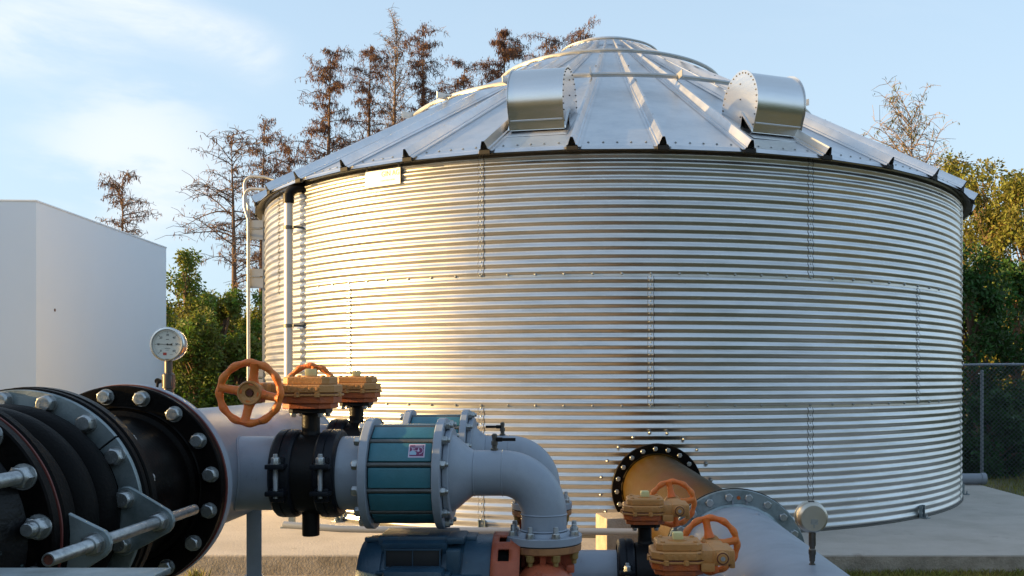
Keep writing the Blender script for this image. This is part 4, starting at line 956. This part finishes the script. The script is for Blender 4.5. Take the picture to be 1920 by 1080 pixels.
# ============================================================ WHITE BUILDING
bw = empty('white_building', 'plain white flat-topped building at the left frame edge', 'building', ((68-CX)/F*12.0, 12.0, -.16), R(3.0))
q = MB(); q.box((-2.7, 2.175, 1.875), (5.4, 4.35, 3.75), None, .012); q.build('wall', 'white', bw, ang=20)
q = MB(); q.box((-2.7, 2.175, 3.756), (5.415, 4.365, .022), None, .004); q.build('roof_cap', 'white', bw, smooth=False)
q = MB(); q.lathe([(.022, 0), (.022, .004), (0, .004)], AX((.001, .47, 2.40), (1, 0, 0)), 6); q.build('wall_mark', 'rust', bw)

# ============================================================ FENCE
fn = empty('chain_link_fence', 'chain-link fence with steel posts right of the tank, hedge behind it', 'fence', (5.3, 13.9, -.16))
for x, y in ((.68, 0), (3.1, -.25), (-1.8, .2)):
    q = MB(); q.cyl((x, y, 0), (x, y, 1.62), .022, seg=16, ch=.004); q.build('post', 'pvc', fn)
q = MB(); q.tube([(-1.8, .2, 1.63), (.68, 0, 1.70), (3.1, -.25, 1.70)], .021, 10); q.build('top_rail', 'pvc', fn)
q = MB(); n = 0
def fp(u, z): return (-1.8+u, .2-.084*u-.03, z)
s = .05; Hf = 1.70; Wf = 4.9
u = -Hf
while u < Wf:
    for sg in (1, -1):
        z0_, z1_ = .03, Hf
        a_ = (u, z0_) if sg > 0 else (u+Hf-.03, z0_); b_ = (u+Hf-.03, z1_) if sg > 0 else (u, z1_)
        # zigzag wires approximated by straight crossing diagonals at the same pitch, clipped to the panel
        (ua, za), (ub, zb) = a_, b_
        def clip(ua, za, ub, zb):
            if ub < ua: ua, za, ub, zb = ub, zb, ua, za
            if ub <= 0 or ua >= Wf: return None
            if ua < 0: za = za+(zb-za)*(0-ua)/(ub-ua); ua = 0
            if ub > Wf: zb = za+(zb-za)*(Wf-ua)/(ub-ua); ub = Wf
            return ua, za, ub, zb
        r_ = clip(ua, za, ub, zb)
        if r_: q.tube([fp(r_[0], r_[1]), fp(r_[2], r_[3])], .0032, 3, cap=False)
    u += s*1.25
uu = 0
while uu < Wf: q.tube([fp(uu-.012, Hf-.01), fp(uu, Hf+.028), fp(uu+.012, Hf-.01)], .002, 3, cap=False); uu += s*1.25
q.build('wire_mesh', 'fence', fn, smooth=False)

# ============================================================ TREES
def leafquad(q, c, d, L, w, rng):
    """one drooping leaf spray: a bent strip"""
    s = d.cross(Vector((rng.uniform(-1, 1), rng.uniform(-1, 1), rng.uniform(-1, 1))))
    if s.length < .01: s = Vector((1, 0, 0))
    s = s.normalized()*w
    k = len(q.v); m_ = c+d*L*.5; e = c+d*L
    q.v += [tuple(c), tuple(m_+s), tuple(e), tuple(m_-s)]; q.f.append((k, k+1, k+2, k+3))
def cypress(name, label, x, y, H, W, seed, crown0=.25, dens=1., leafm='brownleaf', top=1., bare=.0, lean=0., barkm='bark', cl=1., group='leggy cypress trees behind the tank'):
    rng = random.Random(seed); o = empty(name, label, 'tree', (x, y, -.16), 0, group)
    T = MB(); ph = rng.uniform(0, 6)
    def tp(z): t = z/H; return Vector((lean*t+.10*math.sin(t*5+ph)*t*H*.06, .08*math.sin(t*4+ph*2)*t*H*.06, z))
    n = 16; T.tube([tp(H*i/n) for i in range(n+1)], [max(.012, (.012*H+.03)*(1-i/n)**.85) for i in range(n+1)], 8)
    Lf = MB(); nb = int(135*(1-crown0)*H/12)
    for i in range(nb):
        t = crown0+(1-crown0)*((i+rng.random())/nb)**1.0; z = t*H
        tt_ = (t-crown0)/(1-crown0)
        prof = (.35+.65*math.sin(min(1, tt_*1.7)*PI/2))*(1-tt_*.62)**.75
        prof *= rng.choice((.45, .7, .9, 1.0, 1.15, 1.25))
        if tt_ < .12 and rng.random() < .4: continue
        L = W*prof*(top if tt_ > .6 else 1); a = rng.uniform(0, TAU); up = rng.uniform(.35, .95)+(.6 if bare > .5 else 0)
        p = tp(z); pts = [p]; dirv = Vector((math.cos(a), math.sin(a), up)).normalized(); m_ = 7; r0 = max(.008, .011*L+.006)
        for j in range(m_):
            dirv = (dirv+Vector((rng.uniform(-.20, .20), rng.uniform(-.20, .20), (.04 if bare > .5 else -.13)+rng.uniform(-.14, .14)))).normalized()
            p = p+dirv*(L/m_); pts.append(p)
        T.tube(pts, [r0*(1-.8*j/m_) for j in range(m_+1)], 4, cap=False)
        for j in range(1, m_+1):
            for rep in range(4):
                if rng.random() < .15: continue
                sd = Vector((rng.uniform(-1, 1), rng.uniform(-1, 1), rng.uniform(-.3, .7))).normalized(); l2 = min(.55, L*rng.uniform(.14, .42))
                e = pts[j]+sd*l2; mid = pts[j]+sd*l2*.5+Vector((0, 0, .03))
                T.tube([pts[j], mid, e+Vector((0, 0, -.08*l2))], [.0075, .006, .004], 3, cap=False)
                if rng.random() < bare: continue
                for c_ in range(int(rng.uniform(1, 4)*dens*cl+.5)):
                    ctr = pts[j].lerp(e, rng.uniform(.3, 1.1)); nl = int(rng.choice((1, 2, 3, 5, 8))*dens+.5)
                    for w_ in range(nl):
                        dd = Vector((rng.gauss(0, .35), rng.gauss(0, .35), -1)).normalized()
                        leafquad(Lf, ctr+Vector((rng.gauss(0, .035), rng.gauss(0, .035), rng.gauss(0, .05))), dd, rng.uniform(.05, .17), rng.uniform(.006, .015), rng)
    T.build('trunk', barkm, o); Lf.build('crown', leafm, o, smooth=False)
    return o
def atx(px, d): return (px-CX)/F*d
def hz(py, d): return CZ+(CY-py)/F*d+.16
D = 30
tl_ = [  # px, top py, depth, width, seed, crown0, dens, mat, bare, label
 (615, 76, 30, 1.75, 11, .30, 1.15, 'brownleaf', .05, 'brown-leaved cypress rising left of the bare-branched one, its trunk nearest the roof edge'),
 (690, 68, 31, 1.65, 12, .30, 1.1, 'brownleaf', .15, 'slim brown cypress directly left of the tallest bare tree'),
 (742, 16, 32, 2.0, 13, .30, .55, 'brownleaf', .55, 'tallest tree, pale and nearly bare, behind the left side of the roof'),
 (797, 42, 31, 1.35, 14, .30, 1.15, 'brownleaf', .1, 'brown cypress directly right of the tallest bare tree'),
 (437, 232, 24, 1.75, 15, .42, .6, 'brownleaf', .30, 'cypress with thick curved trunk and thin brown leaves, left of the ladder'),
 (492, 222, 27, 1.25, 16, .45, .95, 'brownleaf', .2, 'cypress with dark brown top seen just behind the ladder hoop'),
 (228, 312, 26, 1.5, 17, .35, .9, 'brownleaf', .35, 'small sparse brown treetop showing above the white building'),
 (872, 98, 33, 1.9, 18, .35, 1.1, 'brownleaf', .2, 'low brown treetop left of the dense one, behind the left roof vent'),
 (943, 44, 32, 1.5, 19, .35, 1.6, 'brownleaf', .0, 'dense dark brown treetop above the left roof vent'),
 (1028, 50, 34, 1.8, 20, .35, 1.1, 'brownleaf', .15, 'reddish treetop between the dense brown one and the roof crown'),
 (1095, 36, 34, 1.9, 21, .35, 1.1, 'brownleaf', .1, 'reddish brown treetop directly behind the roof crown'),
 (545, 255, 29, 1.3, 22, .40, 1.0, 'brownleaf', .1, 'low brown cypress showing just above the left eave of the roof'),
 (1712, 162, 24, 1.9, 23, .60, .8, 'olive', .55, 'nearly bare young tree with few green leaves behind the right roof slope'),
]
for i, (px, py, d, w, sd, c0_, dn, lm, ba, lb) in enumerate(tl_):
    nm = 'cypress_tree' if i < 12 else 'bare_tree'
    cypress(nm, lb, atx(px, d), d, hz(py, d)-(.75 if ba > .5 else .35), w*(.85 if d > 27 else .92), sd, c0_, dn*.72, lm, bare=ba, barkm='palebark' if ba > .5 else 'bark')
def bushy(name, label, x, y, H, W, seed, leafm='green', n=9000, ls=.055, group=None, z0=.12, spiky=.5, cat='tree', protos={}):
    rng = random.Random(seed); o = empty(name, label, cat, (x, y, -.16), 0, group)
    T = MB(); T.tube([(0, 0, 0), (.05, .02, H*.4), (0, .05, H*.88)], [.05+.012*H, .03+.008*H, .01], 7)
    cls = []
    nc = 56
    for i in range(nc):
        t = z0+(1-z0)*rng.random(); prof = math.sin(min(1, (t-z0)/(1-z0)*2.2+.4)*PI/2)*(1-((t-z0)/(1-z0))**2.6*.72)
        a = rng.uniform(0, TAU); r = W*prof*rng.uniform(.35, 1.0)
        c = Vector((r*math.cos(a), r*math.sin(a), t*H)); cls.append((c, W*rng.uniform(.22, .42)*(1-.5*t)))
        T.tube([(0, 0, max(.1, t*H*.8-.2)), tuple(c*.6+Vector((0, 0, t*H*.3))), tuple(c)], [.025, .015, .006], 4, cap=False)
    Lf = MB()
    for c, r in cls:
        for k_ in range(int(n/nc)):
            d = Vector((rng.gauss(0, 1), rng.gauss(0, 1), rng.gauss(0, 1))).normalized()*r*(rng.random()**.45)*Vector((1, 1, 1)).length/1.73
            d.z *= 1.15; p = c+d+Vector((0, 0, abs(rng.gauss(0, spiky*r*.5)) if rng.random() < .25 else 0))
            dd = (d.normalized()*.6+Vector((rng.gauss(0, .5), rng.gauss(0, .5), rng.gauss(0, .5)-.25))).normalized()
            leafquad(Lf, p, dd, ls*rng.uniform(.8, 1.9), ls*rng.uniform(.22, .5), rng)
    T.build('trunk', 'bark', o); Lf.build('crown', leafm, o, smooth=False)
    return o
gl_ = 'green shrubs between the building and the tank'
for px, py, d, w, sd, mt_, lb in [
    (346, 482, 19.5, .95, 31, 'green', 'tallest light green shrub against the edge of the white building'),
    (418, 566, 20, 1.0, 32, 'green', 'sunlit green shrub midway between the white building and the ladder'),
    (482, 592, 21, .8, 33, 'green', 'green shrub directly behind the ladder'),
    (365, 600, 17.2, .85, 34, 'green', 'dark green shrub low behind the dial pressure gauge'),
    (445, 640, 17.5, .8, 35, 'green', 'dark green shrub low behind the orange handwheel'),
    (458, 548, 22.5, 1.1, 37, 'green', 'yellow-green shrub behind the ones left of the ladder, between two cypress trunks'),
    (392, 560, 23, 1.1, 38, 'green', 'green shrub right behind the tallest one at the white building'),
    (310, 560, 24, 1.2, 36, 'dkgreen', 'dark shrub partly hidden behind the corner of the white building')]:
    bushy('green_shrub', lb, atx(px, d), d, hz(py, d), w*1.1, sd, mt_, 15000, .055, gl_, z0=.02, cat='shrub')
gr_r = 'leafy trees right of the tank'
for px, py, d, w, sd, mt_, lb, z0 in [
    (1852, 304, 19, 1.25, 41, 'autumn', 'tall leafy tree with orange tinted top at the right, beside the tank', .2),
    (1925, 350, 18.2, 1.1, 42, 'autumn', 'yellow-green tree cut by the right frame edge', .2),
    (1790, 300, 21, 1.15, 43, 'autumn', 'tree whose top peeks over the right eave of the tank', .3),
    (1905, 500, 16.5, 1.0, 44, 'dkgreen', 'dark green tree behind the chain-link fence at the frame edge', .05),
    (1822, 470, 15.6, .95, 45, 'dkgreen', 'dark green shrub between tank and chain-link fence post', .0),
    (1860, 745, 14.6, .65, 46, 'dkgreen', 'low dark bush directly behind the chain-link mesh', .0),
    (1800, 560, 19.5, 1.2, 47, 'dkgreen', 'dark shrub half hidden by the right edge of the tank', .0)]:
    bushy('leafy_tree', lb, atx(px, d), d, hz(py, d), w, sd, mt_, 11000, .062, gr_r, z0=z0)
# unseen trees: left ones added to shade the pipework, others show in the metal
pr = bushy('unseen_tree', 'dense green tree added out of sight left of the camera to shade the pipes', -9.2, -.6, 4.6, 1.9, 51, 'dkgreen', 7000, .16, 'trees outside the picture', z0=.0)
for i, (x, y, s_, a_) in enumerate([(-9.8, 1.5, .56, 1), (-9.6, 2.9, .53, 2), (-9.9, 4.1, .51, 3.3), (-8.8, -2.8, 1.1, 3), (-7, -15, 1.25, 4), (-2, -17, 1.3, 5), (3.5, -16, 1.25, 1.5), (9, -13, 1.35, 2.5), (13, -8, 1.25, 0), (15, -2, 1.3, 5.5), (16, 4, 1.2, .6)]):
    o = copy_tree(pr); o.location = (x, y, -.16); o.rotation_euler = (0, 0, a_); o.scale = (s_, s_, s_)
    o['label'] = 'dense green tree outside the picture, %s' % ('added left of the pipes to shade them' if x < -8 and -4 < y < 5 else 'left of the white building' if y > 5 and x < 0 else 'behind the camera' if y < -4 else 'right of the camera')

# ============================================================ GRASS
rng = random.Random(8); g = MB()
def blade(x, y, h):
    a = rng.uniform(0, TAU); w = .004; dx, dy_ = math.cos(a)*w, math.sin(a)*w; lx, ly = rng.gauss(0, .3)*h, rng.gauss(0, .3)*h; k = len(g.v)
    g.v += [(x-dx, y-dy_, -.16), (x+dx, y+dy_, -.16), (x+lx*.4+dx*.6, y+ly*.4+dy_*.6, -.16+h*.6), (x+lx, y+ly, -.16+h)]; g.f.append((k, k+1, k+2, k+3))
for i in range(9000): blade(rng.uniform(1.7, 5.4), 7.18-abs(rng.gauss(0, .22)), rng.uniform(.03, .075))
for i in range(7000): blade(rng.uniform(5.15, 8.6), rng.uniform(9.5, 15.5), rng.uniform(.03, .08))
for i in range(70): blade(rng.gauss(-2.86, .035), rng.gauss(7.12, .02), rng.uniform(.03, .08))
gg = g.build('grass', 'grass', smooth=False); tag(gg, 'short dry grass along the edge of the concrete slab', 'grass', kind='stuff')
